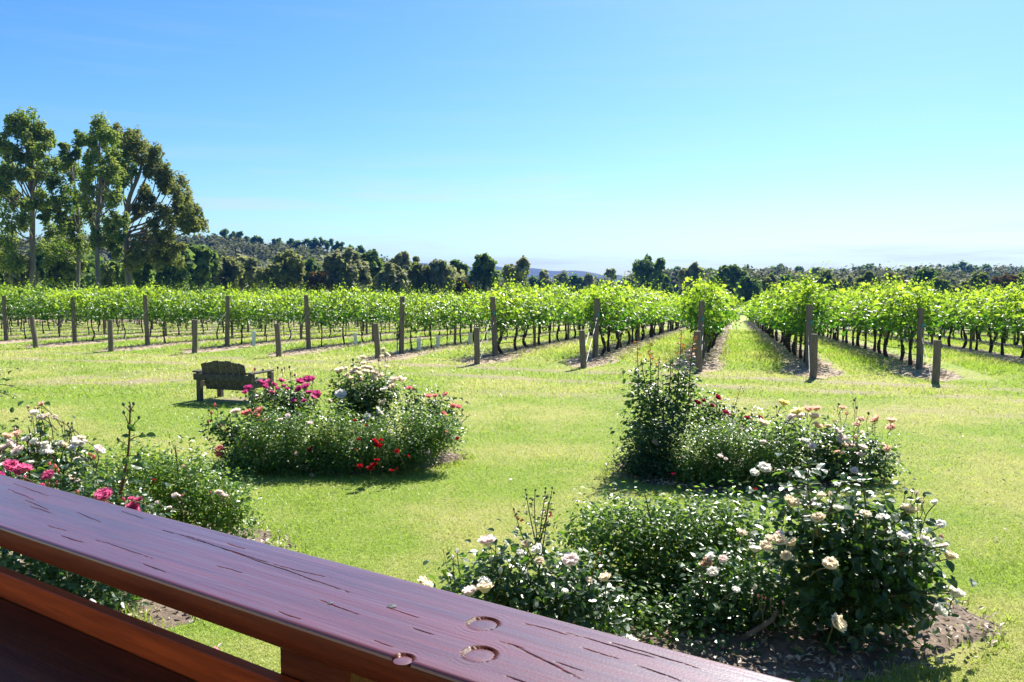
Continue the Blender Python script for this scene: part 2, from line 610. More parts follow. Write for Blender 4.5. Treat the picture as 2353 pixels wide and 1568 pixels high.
# soil of the rose beds: low mounds that follow the lawn
for k, (bx, by, rx, ry, a) in enumerate(BEDS):
    n_r, n_a = 14, 72
    th = np.arange(n_a) * 2 * math.pi / n_a
    rr = np.linspace(0, 1, n_r + 1)[1:]
    w = 1 + 0.07 * np.sin(3 * th + k) + 0.05 * np.sin(7 * th + 2 * k) + 0.03 * np.sin(13 * th)
    c, s = math.cos(a), math.sin(a)
    ex = rr[:, None] * (rx * np.cos(th) * w)[None]; ey = rr[:, None] * (ry * np.sin(th) * w)[None]
    xx, yy = bx + ex * c - ey * s, by + ex * s + ey * c
    zz = ground_z(xx, yy) + 0.05 * (1 - rr[:, None] ** 2) - 0.012 * (rr[:, None] > .99) + 0.006 + 0.035 * (fbm(xx * 5, yy * 5, 50 + k) - .4) * (rr[:, None] < .95)
    V = np.vstack([[[bx, by, ground_z(bx, by) + .07]], np.stack([xx, yy, zz], -1).reshape(-1, 3)])
    j = np.arange(n_a); kx = (j + 1) % n_a
    F = [np.stack([np.zeros(n_a, int), 1 + j, 1 + kx], 1)]
    for r_ in range(n_r - 1):
        o = 1 + r_ * n_a
        F.append(np.stack([o + j, o + n_a + j, o + n_a + kx, o + kx], 1))
    tag(Geo().add(V, F).obj("garden_bed", M['soil'], smooth=True),
        ["dark soil of the round rose bed before the bench", "dark soil of the rose bed with the tall canes",
         "brown mulched soil under the white roses", "dark soil of the rose bed beside the railing"][k], kind="structure")

# ------------------------------------------------------------------ hills and haze
def hill(name, prof, d0, d1, d2, base, mat, label, n=70):
    """a ridge: prof = [(u, v)] gives the crest as seen at distance d1; foot at d0, back foot at d2"""
    us = np.linspace(prof[0][0], prof[-1][0], n)
    vs = np.interp(us, [p[0] for p in prof], [p[1] for p in prof])
    rows = []
    for t in np.linspace(0, 1, 13):
        d = d0 + (d1 - d0) * t / .6 if t < .6 else d1 + (d2 - d1) * (t - .6) / .4
        h = math.sin(min(t / .6, 1) * math.pi / 2) ** 1.3 if t < .6 else math.cos((t - .6) / .4 * math.pi / 2)
        pts = []
        for u, v in zip(us, vs):
            top = at(u, v, d1)[2]
            x = (u - 1176.5) / FPX * d
            zz = base + max(top - base, 0) * h
            zz += (fbm(x * .02, d * .02, 61) - .5) * min(d1 * .012, 5) * h
            pts.append((x, d, zz))
        rows.append(pts)
    V = np.array(rows).reshape(-1, 3)
    m_ = len(rows)
    i_ = (np.arange(m_ - 1)[:, None] * n + np.arange(n - 1)[None]).ravel()
    o = Geo().add(V, np.stack([i_, i_ + 1, i_ + n + 1, i_ + n], 1)).obj(name, mat, smooth=True)
    tag(o, label, kind="structure")
    return np.array(rows)


M['hill_ground'] = plain("hill_scrub", (.035, .042, .02), 0.95, 0.4, .05, bump=0)
M['far_forest'] = plain("distant_forest", (.016, .024, .028), 0.95, 0.5, .02, bump=0)
BASE = -SLOPE * 118 - 0.9
near_hill = hill("hill", [(-700, 610), (-300, 585), (200, 565), (440, 566), (520, 570), (600, 582), (700, 592), (800, 604), (900, 622), (1010, 652), (1100, 670)],
                 240, 400, 620, BASE, M['hill_ground'], "wooded hill rising behind the gums on the left")
far_prof = [(560, 652)] + [(u, v + 6 + 2.5 * math.sin(u * .07) + 1.5 * math.sin(u * .23)) for u, v in
            zip(range(800, 1500, 20), np.interp(range(800, 1500, 20), [800, 900, 960, 1040, 1200, 1330, 1420, 1500], [606, 602, 601, 606, 612, 618, 628, 640]))] + [(1560, 655)]
hill("far_hill", far_prof, 2100, 2500, 2900, BASE, M['far_forest'], "long low blue hill on the horizon", n=220)
far_prof2 = [(1400, 652), (1500, 640), (1700, 628), (1900, 622), (2100, 626), (2353, 630), (2700, 626), (3000, 652)]
hill("far_rise", far_prof2, 900, 1250, 1700, BASE, M['far_forest'], "low wooded rise beyond the right hand treeline", n=90)

hb = boxgeo((6200, 3300, 86), (0, 1350, BASE - 2.0 + 43), bevel=0)
hm, hnt, hout = nmat("haze_air")
pv = N(hnt, "ShaderNodeVolumePrincipled")
pv.inputs['Color'].default_value = (.08, .33, 1.0, 1)
pv.inputs['Density'].default_value = 0.00015
pv.inputs['Anisotropy'].default_value = 0.0
hnt.links.new(pv.outputs[0], hout.inputs['Volume'])
hz = Geo().add(*hb).obj("haze", hm)
tag(hz, "thin blue haze over the far hills", kind="stuff")

# ------------------------------------------------------------------ trees
def clump_leaves(G, c, r, n, size, tpl, tint0, droop=0.0, up=0.6):
    """foliage of one clump: leaves through an uneven ellipsoid, denser in its shell"""
    d = sphere_pts(n)
    rad = rng.uniform(.25, 1.0, n) ** .5
    lump = 1 + .22 * np.sin(d[:, 0] * 5 + c[0]) * np.cos(d[:, 2] * 4 + c[1]) + .16 * np.sin(d[:, 1] * 7 + c[2])
    P = np.asarray(c) + d * np.asarray(r) * (rad * lump)[:, None] + rng.normal(0, .16, (n, 3)) * np.asarray(r)
    nr = d + rng.normal(0, .55, (n, 3)) + np.array([0, 0, up])
    V, F, T = leaves(P, nr, size * rng.uniform(.7, 1.3, n), tpl, tint=np.clip(tint0 + rng.normal(0, .18, n), 0, 1))
    G.add(V, F, T)


def make_tree(name, label, cat, base, clumps, trunk_pts, r0, mat, n_per, size, group=None, bark=None, limb_from=.35, tpl=T_CARD, split=4, tight=1.0):
    """clumps: list of (centre, (rx, ry, rz), tint); trunk_pts: absolute path; the limbs run from the trunk to the clumps"""
    b = np.asarray(base, float)
    o = empty(name, b)
    tag(o, label, cat, group)
    T = Geo()
    path = bez(np.asarray(trunk_pts, float) - b, 6)
    m_ = len(path)
    rad = r0 * np.linspace(1, .3, m_); rad[0] *= 1.25
    T.add(*tube(path, rad, 8))
    hts = path[:, 2]
    for c, r, t in clumps:
        c = np.asarray(c) - b
        j = int(np.clip(np.searchsorted(hts, hts[-1] * limb_from + max(c[2] - hts[-1] * limb_from, 0) * .45), 1, m_ - 1))
        s0 = path[j]
        L = np.linalg.norm(c - s0)
        if L < r0: continue
        mid = s0 * .45 + c * .55 + np.array([rng.normal(0, .06) * L, rng.normal(0, .06) * L, -.10 * L])
        rr = min(rad[j] * .42, .020 * L + .03)
        T.add(*tube(bez([s0, mid, c + np.array([0, 0, .3 * r[2]])], 4), np.linspace(rr, rr * .25, 9), 5))
    T.obj("trunk", bark or M['bark'], o, smooth=True)
    G = Geo()
    fine = []
    for c, r, t in clumps:
        rm = np.full(3, float(np.mean(r)))
        for _ in range(split):
            d = sphere_pts(1)[0] * rng.uniform(.3, 1.12) * np.array([1, 1, 1.1])
            k = rng.uniform(.34, .62) * tight
            fine.append((np.asarray(c) + d * rm, rm * k * np.array([rng.uniform(.75, 1.15), 1, rng.uniform(.9, 1.75)]), np.clip(t + rng.normal(0, .14), 0, 1)))
    n_per = max(20, int(n_per / split * 1.45))
    for c, r, t in fine or clumps:
        vol = (r[0] * r[1] * r[2]) ** (1 / 3)
        clump_leaves(G, np.asarray(c) - b, r, n_per, size, tpl, t)
    cr = G.obj("crown", mat, o)
    cr["kind"] = "stuff"
    return o


def zc(x, y):      # coordinates of one close look at the big gums
    return x * .4029, 229.8 + y * .4029


def big_gum(label, Yd, trunk, clumps, mat, n_per=420, size=.42, r0=.45, tint=.45, r_k=1.0):
    pts = []
    for k, (x, y) in enumerate(trunk):
        p = at(*zc(x, y), Yd)
        p[1] += rng.normal(0, .4) if k else 0
        pts.append(p)
    base = pts[0].copy(); base[2] = float(ground_z(base[0], base[1])) - .1
    pts[0] = base
    cl = []
    for x, y, r in clumps:
        yo = rng.normal(0, 2.2)
        p = at(*zc(x, y), Yd + yo)
        q = px(r * .4029, Yd) * r_k
        cl.append((p, (q * rng.uniform(.95, 1.2), q * rng.uniform(1, 1.4), q * rng.uniform(.7, .9)), np.clip(tint + rng.normal(0, .13), 0, 1)))
    return make_tree("gum_tree", label, "tree", base, cl, pts, r0, mat, int(n_per * 1.08), size * .78, split=9, tpl=T_DIA, tight=.86, bark=M['pale_bark'])


G1 = [(140, 120, 70), (90, 160, 50), (195, 160, 65), (35, 235, 45), (245, 200, 55), (285, 225, 42), (150, 230, 70), (60, 300, 38), (205, 290, 52),
      (120, 430, 60), (215, 450, 75), (55, 405, 58), (10, 420, 50), (265, 320, 50), (170, 350, 40), (-60, 300, 70), (-80, 420, 80),
      (45, 560, 62), (105, 565, 45), (15, 500, 55), (-70, 560, 80), (50, 700, 75), (60, 850, 80), (0, 790, 80), (130, 690, 42), (150, 600, 35),
      (230, 560, 40), (-40, 930, 80), (90, 930, 60)]
G2 = [(375, 335, 55), (345, 400, 55), (405, 395, 55), (300, 440, 45), (350, 530, 58), (300, 590, 50), (420, 560, 55), (485, 590, 55), (330, 650, 58),
      (440, 680, 65), (380, 700, 58), (300, 770, 55), (460, 235, 45), (375, 265, 22), (440, 310, 30), (260, 660, 45), (350, 850, 65), (450, 830, 55), (270, 880, 60)]
G3 = [(560, 165, 55), (525, 235, 52), (595, 160, 40), (620, 235, 55), (560, 300, 65), (620, 330, 55), (680, 330, 48), (535, 380, 55), (645, 420, 55),
      (700, 460, 45), (730, 405, 38), (580, 540, 55), (645, 560, 48), (500, 520, 45), (560, 720, 55), (540, 800, 45), (640, 690, 48), (665, 760, 55),
      (620, 790, 50), (650, 855, 38), (500, 440, 45), (590, 450, 50), (700, 690, 36), (520, 640, 45)]
G4 = [(680, 205, 55), (740, 225, 58), (790, 255, 58), (840, 285, 55), (890, 330, 55), (800, 330, 52), (740, 310, 48), (900, 400, 55), (950, 415, 55),
      (990, 475, 52), (1005, 540, 52), (940, 480, 42), (860, 400, 45), (820, 520, 42), (840, 600, 48), (790, 640, 36), (930, 655, 50), (1060, 585, 55),
      (1095, 640, 52), (1135, 690, 45), (1050, 690, 50), (985, 720, 55), (1110, 725, 42), (900, 740, 52), (860, 800, 62), (940, 800, 62), (800, 860, 55),
      (900, 885, 55), (1000, 830, 52), (1000, 640, 40), (780, 930, 55), (960, 900, 60)]
big_gum("tall straight gum tree with a pale trunk, leftmost of the tall gums behind the vines", 88, [(180, 1085), (185, 800), (182, 520), (165, 330), (150, 200)], G1, M['gum'], tint=.55, r0=.34)
big_gum("slender gum tree with a thin dark trunk and sparse wispy top, between two taller gums", 92, [(432, 1060), (430, 800), (420, 560), (400, 400), (400, 300)], G2, M['gum'], 400, r0=.24, tint=.5)
big_gum("dark narrow gum tree with hanging green foliage, the highest point beside the domed gum", 86, [(560, 1060), (555, 780), (548, 520), (570, 330), (570, 220)], G3, M['gum'], 420, r0=.26, tint=.45)
big_gum("broad domed gum tree with forking limbs, rightmost of the tall gums on the left", 90, [(740, 1075), (728, 850), (715, 700), (760, 560), (800, 430), (810, 330)], G4, M['gum_olive'], 460, r0=.40, tint=.55)


def simple_tree(label, u, vt, vb, w, Yd, mat, n_cl=14, n_per=150, size=.7, tint=.45, name="tree", group=None, trunk=.25, r0=None, shape='round', flat=.75):
    """a tree seen from u at distance Yd: top at vt, crown bottom vb, crown width w (pixels of the layout)"""
    base = at(u, vb, Yd)
    base[2] = float(ground_z(base[0], base[1])) - .2
    top, bot = at(u, vt, Yd)[2], at(u, vb, Yd)[2]
    W, Hh = px(w, Yd) / 2, (top - bot) / 2
    cz = (top + bot) / 2
    cl = []
    for k in range(n_cl):
        d = sphere_pts(1)[0]
        q = .42 + .4 * rng.uniform()
        if shape == 'cone':
            zt = rng.uniform(-.85, .8); ww = (1 - zt) * .55 + .1
            c = np.array([base[0] + d[0] * W * ww, Yd + d[1] * W * ww, cz + zt * Hh])
        elif shape == 'umbrella':
            zt = rng.uniform(-.1, .75) if k % 3 else rng.uniform(-.7, .2)
            c = np.array([base[0] + d[0] * W * .75, Yd + d[1] * W * .6, cz + zt * Hh])
        else:
            c = np.array([base[0] + d[0] * W * q, Yd + d[1] * W * q, cz + d[2] * Hh * .68])
        rr = min(W, Hh) * rng.uniform(.30, .48) if shape != 'umbrella' else min(W, Hh) * rng.uniform(.20, .34)
        cl.append((c, (rr * 1.15, rr * 1.15, rr * flat), np.clip(tint + rng.normal(0, .16), 0, 1)))
    pts = [base, [base[0] + rng.normal(0, W * .05), Yd, (base[2] * .6 + top * .4)], [base[0] + rng.normal(0, W * .08), Yd, top - Hh * .4]]
    return make_tree(name, label, "tree", base, cl, pts, r0 or max(.18, W * .06), mat, n_per, size, group, limb_from=trunk)


# understorey below and behind the big gums
ST = simple_tree
ST("low bushy tree with pale green foliage at the far left edge below the tallest gum", 10, 575, 660, 90, 110, M['gum'], 16, 170, .55, .6)
ST("bushy dark tree between the two leftmost gum trunks", 118, 565, 662, 84, 118, M['gum_dark'], 15, 160, .6, .5)
ST("shadowy tree filling the gap right of the slender gum trunk", 196, 572, 662, 66, 124, M['gum_dark'], 13, 150, .6, .6)
ST("light olive bush in front of the blue roofed shed", 262, 610, 664, 56, 112, M['gum'], 12, 150, .5, .6)
ST("dark spreading tree under the right side of the domed gum", 395, 568, 668, 110, 108, M['gum_dark'], 20, 180, .55, .55)
ST("bright dark green tree beside the domed gum at the foot of the hill", 462, 556, 668, 76, 116, M['gum_dark'], 18, 180, .55, .9)
ST("leafy green sapling filling the space under the slender gum", 150, 540, 664, 70, 100, M['gum'], 18, 190, .5, .5)
ST("ragged pale bush before the foot of the leftmost gum", 50, 596, 664, 60, 96, M['gum_grey'], 14, 180, .5, .7)
ST("dark bush against the trunks of the domed gum", 318, 585, 666, 74, 98, M['gum_dark'], 16, 190, .5, .6)
# the belt behind the left half of the vineyard
ST("olive tree with a sunlit top, first right of the dark green tree below the hill", 512, 588, 668, 72, 132, M['gum_olive'], 17, 170, .6, .5)
ST("grey green rounded tree left of the large olive dome", 566, 592, 668, 76, 138, M['gum_grey'], 17, 170, .6, .5)
ST("large yellowish olive dome of a tree above the middle left vines", 650, 582, 672, 104, 130, M['gum_olive'], 24, 190, .55, .7)
ST("small rusty orange bush between two large trees", 730, 620, 676, 48, 128, M['gum_rust'], 12, 150, .5, .5, name="bush")
ST("dark tree half hidden above the rusty orange bush", 708, 604, 670, 52, 150, M['gum_dark'], 12, 150, .65, .5)
ST("big grey green spreading tree with a pale leaning limb", 795, 582, 674, 112, 132, M['gum_grey'], 26, 190, .55, .5)
ST("green topped tree just right of the big grey spreading tree", 862, 574, 668, 72, 142, M['gum_dark'], 17, 170, .6, .95)
ST("rough grey tree below the green topped tree", 900, 612, 678, 70, 128, M['gum_grey'], 17, 160, .55, .4)
ST("pale wispy gum standing high against the sky left of the blue hill", 918, 577, 660, 38, 175, M['gum_grey'], 14, 110, .6, .7, shape='umbrella')
ST("pale wispy small gum beside the higher wispy gum", 948, 585, 660, 30, 182, M['gum_grey'], 10, 110, .6, .7, shape='umbrella')
ST("rounded olive tree in front of the left end of the blue hill", 966, 604, 678, 62, 140, M['gum_olive'], 15, 160, .6, .4)
ST("tall rough tree with mottled grey crown right of the rounded olive tree", 1008, 596, 676, 62, 142, M['gum_grey'], 16, 160, .6, .45)
ST("narrow dark tree left of the pointed dark tree", 1050, 597, 672, 46, 160, M['gum_dark'], 13, 150, .65, .6)
ST("pointed dark tree standing above the vines in front of the blue hill", 1115, 583, 682, 62, 150, M['gum_dark'], 20, 170, .6, .5, shape='cone')
ST("grey feathery gum just right of the pointed dark tree", 1184, 586, 674, 62, 165, M['gum_grey'], 18, 150, .6, .3)
ST("small brown bush below the narrow dark tree", 1062, 648, 682, 32, 130, M['gum_rust'], 8, 120, .5, .1, name="bush")
# the middle
ST("tall open gum with layered crown above the middle rows", 1490, 591, 690, 78, 215, M['gum_dark'], 24, 150, .75, .7, shape='umbrella')
ST("small dark pointed tree at the right foot of the tall open gum", 1532, 628, 692, 26, 205, M['gum_dark'], 9, 120, .7, .5, shape='cone')
ST("thin trunked gum with a rounded head, left of the middle grass path", 1590, 604, 668, 56, 225, M['gum_grey'], 17, 130, .75, .25, shape='umbrella')
ST("dense dark gum at the end of the middle grass path", 1682, 603, 706, 72, 190, M['gum_dark'], 24, 160, .75, .75)
mid_small = [(1205, 628, 690, 34, 'gum_grey'), (1226, 636, 690, 30, 'gum_dark'), (1252, 620, 688, 36, 'gum_grey'), (1290, 616, 686, 34, 'gum_grey'), (1322, 632, 688, 40, 'gum_dark'), (1352, 628, 690, 38, 'gum_grey')]
words = ["first", "second", "third", "fourth", "fifth", "sixth", "seventh", "eighth", "ninth", "tenth", "eleventh", "twelfth", "thirteenth", "fourteenth", "fifteenth", "sixteenth"]
for k, (u, vt, vb, w, m_) in enumerate(mid_small):
    ST("hazy small tree below the blue hill, %s from the left of six in the middle" % words[k], u, vt, vb, w, 300, M[m_], 10, 100, 1.1, .5, group="hazy trees below the blue hill")
ST("thin spindly gum with tufted top against the blue hill", 1404, 608, 690, 30, 280, M['gum_grey'], 9, 70, .8, .4, shape='umbrella')
ST("low feathery gum right of the spindly tufted gum", 1448, 622, 690, 40, 290, M['gum_grey'], 11, 100, 1., .4, shape='umbrella')
# right hand belt, near row
near_r = [(1722, 640, 705, 60, 'gum_dark'), (1762, 640, 700, 60, 'gum_olive'), (1800, 634, 705, 60, 'gum_dark'), (1846, 646, 705, 66, 'gum_olive'), (1900, 636, 705, 70, 'gum_olive'),
          (1950, 642, 705, 64, 'gum_grey'), (2000, 632, 705, 76, 'gum_olive'), (2052, 630, 705, 66, 'gum_rust'), (2122, 612, 700, 60, 'gum_dark'), (2150, 640, 705, 56, 'gum'),
          (2205, 650, 705, 52, 'gum_olive'), (2250, 634, 705, 74, 'gum_olive'), (2306, 636, 705, 70, 'gum_rust'), (2350, 630, 705, 60, 'gum_olive'), (2400, 632, 705, 70, 'gum_grey')]
for k, (u, vt, vb, w, m_) in enumerate(near_r):
    nm = {'gum_dark': 'dark green', 'gum_olive': 'olive', 'gum_grey': 'grey green', 'gum_rust': 'brownish', 'gum': 'light green'}[m_]
    ST("rounded %s tree, %s from the left in the near right treeline" % (nm, words[k]), u, vt, vb, w, 175 + 8 * (k % 3), M[m_], 16, 140, .75, .4, group="near treeline on the right")
far_r = [(1535, 618, 24), (1552, 612, 30), (1612, 622, 30), (1640, 624, 40), (1790, 616, 44), (1834, 612, 26), (1878, 613, 30), (1935, 622, 26), (1990, 612, 58),
         (2050, 618, 40), (2095, 612, 36), (2160, 622, 40), (2215, 610, 56), (2262, 611, 56), (2318, 622, 46), (2352, 624, 40)]
for k, (u, vt, w) in enumerate(far_r):
    ST("far blue grey tree, %s from the left along the right skyline" % words[k], u, vt, 660, w, 520, M['gum_dark'], 12, 90, 2., .6, group="far skyline trees on the right")
# gums along the ridge of the near hill
ridge = [(518, 530, 30), (540, 536, 24), (572, 546, 22), (590, 545, 24), (640, 552, 22), (668, 555, 24), (690, 556, 22), (714, 555, 36), (745, 553, 44), (790, 558, 44), (822, 568, 36), (480, 546, 28), (850, 580, 30)]
for k, i in enumerate(np.argsort([r[0] for r in ridge])):
    u, vt, w = ridge[i]
    ST("umbrella topped gum on the ridge of the wooded hill, %s from the left" % words[k], u, vt - 6, vt + 40, w * 1.2, 395, M['gum_dark'], 13, 60, .9, .5, group="gums along the hill ridge", shape='umbrella', flat=.5, r0=.3)

# the woods that read as one mass
def wood(name, label, pts, r, n_per, size, mat, tint=.4):
    G = Geo()
    for p in pts:
        rr = r * rng.uniform(.7, 1.3)
        t0 = np.clip(tint + rng.normal(0, .2), 0, 1)
        for q in range(3):
            o = np.array([rng.normal(0, .45 * rr), rng.normal(0, .4 * rr), rng.normal(0, .25 * rr)])
            clump_leaves(G, np.asarray(p) + o, (rr * .7, rr * .7, rr * .55), n_per, size, T_CARD, t0)
    o = G.obj(name, mat)
    tag(o, label, kind="stuff")


pts = []
for _ in range(900):
    i, j = rng.integers(0, 9), rng.integers(0, near_hill.shape[1] - 1)
    f, h = rng.uniform(), rng.uniform()
    p = near_hill[i, j] * (1 - f) * (1 - h) + near_hill[i + 1, j] * f * (1 - h) + near_hill[i, j + 1] * (1 - f) * h + near_hill[i + 1, j + 1] * f * h
    pts.append(p + np.array([0, 0, 2.0]))
wood("hill_forest", "dense olive brown forest covering the left hill", pts, 4.0, 44, 1.05, M['bushland'], .42)
pts = [np.array([(u - 1176.5) / FPX * d, d, float(BASE) + 1 + rng.uniform(0, 1) ** 1.2 * (6.0 if u < 1440 else 10.0)]) for u, d in zip(rng.uniform(950, 1720, 330), rng.uniform(330, 520, 330))]
wood("far_wood", "grey green scrub filling the valley below the blue hill", pts, 4.0, 44, 1.2, M['bushland'], .5)
pts = [np.array([(u - 1176.5) / FPX * d, d, float(BASE) + 1.5 + rng.uniform(0, 1) ** 1.1 * (d * .026)]) for u, d in zip(rng.uniform(1680, 2600, 420), rng.uniform(250, 560, 420))]
wood("treeline_wood", "dark massed wood behind the right hand treeline", pts, 4.4, 48, 1.1, M['bushland'], .5)
pts = [np.array([(u - 1176.5) / FPX * d, d, float(BASE) + 2 + rng.uniform(0, 7.5)]) for u, d in zip(rng.uniform(-300, 1080, 210), rng.uniform(150, 240, 210))]
pu = [np.array([(u - 1176.5) / FPX * d, d, float(BASE) + 1.5 + rng.uniform(0, 1) * (8.5 if u < 330 else 6)]) for u, d in zip(rng.uniform(-250, 470, 110), rng.uniform(112, 145, 110))]
wood("gum_undergrowth", "dense dark understorey behind the trunks of the tall gums", pu, 2.4, 46, .62, M['gum_dark'], .45)
wood("belt_undergrowth", "shadowy undergrowth behind the left tree belt", pts, 3.4, 40, 1.0, M['gum_grey'], .3)

# the shed seen between the gum trunks
p = at(225, 640, 160)
sh = empty("shed", (p[0], p[1], float(ground_z(p[0], p[1]))))
tag(sh, "small blue walled shed with a pale roof between the gum trunks", "shed")
M['shed_wall'] = plain("blue_shed_wall", (.08, .17, .42), 0.6, 0.1, 2, bump=0)
M['shed_roof'] = plain("pale_roof", (.30, .31, .33), 0.5, 0.1, 2, bump=0)
hgt = p[2] - sh.location[2]
Geo().add(*boxgeo((3.6, 3, hgt + .9), (0, 0, (hgt + .9) / 2), bevel=.02)).obj("wall", M['shed_wall'], sh)
Gr = Geo()
Gr.add(np.array([[-2.2, -1.9, hgt + .85], [2.2, -1.9, hgt + .85], [2.2, 0, hgt + 1.5], [-2.2, 0, hgt + 1.5], [2.2, 1.9, hgt + .85], [-2.2, 1.9, hgt + .85],
                 [-2.2, 0, hgt + 1.42], [2.2, 0, hgt + 1.42]]), [np.array([[0, 1, 2, 3], [3, 2, 4, 5], [5, 4, 7, 6], [6, 7, 1, 0]])])
Gr.obj("roof", M['shed_roof'], sh)
Geo().add(*boxgeo((.9, .06, 2), (.6, -1.53, 1.0), bevel=.01)).obj("door", M['shed_roof'], sh)

# ------------------------------------------------------------------ vineyard
rows = []                      # (index, start xy)
for i in range(-9, 17):
    if 0 <= i < 11:
        rows.append((i, ROW0[i]))
    else:
        l = np.polyval(_fl, i)
        rows.append((i, LD * l + RD * np.polyval(_fs, l)))
ROWLEN = 112
ordin = ["first", "second", "third", "fourth", "fifth", "sixth", "seventh", "eighth", "ninth", "tenth", "eleventh"]


ORD = ordin + ["twelfth", "thirteenth", "fourteenth", "fifteenth", "sixteenth", "seventeenth", "eighteenth", "nineteenth", "twentieth"]
ORD += ["twenty " + w for w in ORD[:9]] + ["thirtieth"] + ["thirty " + w for w in ORD[:9]] + ["fortieth"] + ["forty " + w for w in ORD[:9]]


def row_name(i):
    if i < 0: return "the %s row left of the leftmost end post" % ORD[-i - 1]
    if i > 10: return "the %s row right of the rightmost end post" % ORD[i - 11]
    return "the %s tall end post from the left" % ordin[i]


def rowpt(i, start, s, off=0.0):
    q = start + RD * s + LD * off
    return np.array([q[0], q[1], float(ground_z(q[0], q[1]))])


ROT = math.atan2(RD[1], RD[0])
# soil strips under the rows
for i, st in rows:
    ss = np.concatenate([np.arange(-2.6 if i != 0 else -1.5, 30, .3), np.arange(30, ROWLEN + 3, 2.0)])
    offs = np.array([-.82, -.66, -.4, 0, .4, .66, .82])
    P_ = st[None, None] + RD[None, None] * ss[:, None, None] + LD[None, None] * offs[None, :, None] * (1 + .45 * (fbm(ss * 1.3 + i * 9, np.zeros_like(ss) + i, 71)[:, None, None] - .5))
    endk = sstep(-2.6, -1.2, ss)[:, None]
    P_ = st[None, None] + RD * ss[:, None, None] + ((P_ - st[None, None] - RD * ss[:, None, None]) * (.25 + .75 * endk)[:, :, None])
    zz = ground_z(P_[..., 0], P_[..., 1]) + np.array([-.012, .012, .045, .06, .045, .012, -.012])[None] * (.4 + .6 * endk) \
        + .04 * (fbm(P_[..., 0] * 4, P_[..., 1] * 4, 77) - .5) * np.array([0, .5, 1, 1, 1, .5, 0])
    n_ = len(offs)
    j_ = (np.arange(len(ss) - 1)[:, None] * n_ + np.arange(n_ - 1)[None]).ravel()
    tag(Geo().add(np.dstack([P_, zz]).reshape(-1, 3), np.stack([j_, j_ + 1, j_ + n_ + 1, j_ + n_], 1)).obj("soil_strip", M['mulch'], smooth=True),
        "strip of bare mulched soil under %s" % row_name(i), kind="structure")


# --- posts
def post_mesh(name, h, r, lean=0.0):
    G = Geo()
    path = [[0, 0, -.05], [0, 0, h * .3], [0, 0, h * .65], [0, 0, h - .012], [0, 0, h]]
    V, F = tube(path, [r * 1.03, r, r * .98, r * .97, r * .90], 14, cap=False)
    V = V + np.stack([.006 * np.sin(V[:, 2] * 5), .005 * np.cos(V[:, 2] * 4), np.zeros(len(V))], 1)
    G.add(V, F)
    nn = len(V)
    top = np.arange(nn - 14, nn)
    c = V[top].mean(0) + [0, 0, .003]
    G.add(np.vstack([V[top], c]), [np.array([[k, (k + 1) % 14, 14] for k in range(14)])], .5, 1)
    return G.mesh(name, [M['post'], M['post_top']], smooth=False)


wire_l, post_refs = [], {}
for i, st in rows:
    if i < 0 or i > 10: continue
    if 0 <= i < 11:
        u, vb, vt = TALL[i]
        p = rowpt(i, st, 0)
        h = at(u, vt, p[1])[2] - p[2]
    else:
        p = rowpt(i, st, 0); h = 1.8
    o = empty("end_post", p)
    lab = "tall round timber post, %s end post from the left" % ordin[i] if 0 <= i < 11 else "tall round end post outside the frame"
    if i == 5: lab = "tall end post with a white irrigation riser and black valve at its left foot"
    tag(o, lab, "post", "tall end posts of the vine rows")
    o.rotation_euler = (rng.normal(0, .02), rng.normal(0, .025) + (.05 if i in (3,) else 0), 0)
    link("timber", post_mesh("timber", h, .082 if i < 6 else .088), o)
    if i in (6, 7, 8, 9, 10):      # teal wire strainer tag facing the lawn
        G = Geo()
        V, F = boxgeo((.07, .025, .075), (.035, -.097, h * .73), bevel=.012)
        G.add(V, F)
        V, F = tube([[.035, -.097, h * .73 + .03], [.035, -.099, h * .73 + .075]], [.018, .006], 8)
        G.add(V, F)
        V, F = tube(bez([[.02, -.1, h * .73 - .02], [.0, -.11, h * .73 - .06], [.03, -.1, h * .73 - .07]], 4), .008, 5)
        G.add(V, F)
        G.obj("strainer_tag", M['teal'], o)
    if i == 5:
        G = Geo(); G.add(*tube([[-.13, -.06, -.02], [-.13, -.06, .52]], .022, 8)); G.obj("riser_pipe", M['guard'], o)
        G = Geo()
        G.add(*tube([[-.13, -.06, .50], [-.13, -.06, .60]], .032, 8)); G.add(*boxgeo((.09, .06, .10), (-.13, -.06, .66), bevel=.012))
        G.add(*tube([[-.13, -.06, .70], [-.13, -.06, .92], [-.10, -.02, .96]], .018, 6)); G.obj("valve", M['hose'], o)
    if 1 <= i < 11:
        u, vb, vt = STUB[i]
        q = gp(u, vb)
        q[2] = float(ground_z(q[0], q[1]))
        hs = at(u, vt, q[1])[2] - q[2]
        so = empty("stay_post", q)
        tag(so, "short round stay post in front of the %s tall post from the left" % ordin[i], "post", "short stay posts before the vine rows")
        so.rotation_euler = (rng.normal(0, .02), rng.normal(0, .03), 0)
        link("timber", post_mesh("timber", hs, .088), so)
        if i in (1,): so.rotation_euler = (0, -.10, 0)
        G = Geo()
        a_, b_ = np.array([p[0], p[1] - .05, p[2] + h * .72]), np.array([q[0], q[1] + .06, q[2] + .12])
        for e in (-.07, .07):
            t_ = np.linspace(0, 1, 8)[:, None]
            G.add(*tube(a_ * (1 - t_) + b_ * t_ + np.array([e, 0, 0]), .0042, 5))
        tag(G.obj("stay_wire", M['wire']), "doubled stay wire from the %s tall post down to its short post" % ordin[i], "wire", "stay wires of the end posts")

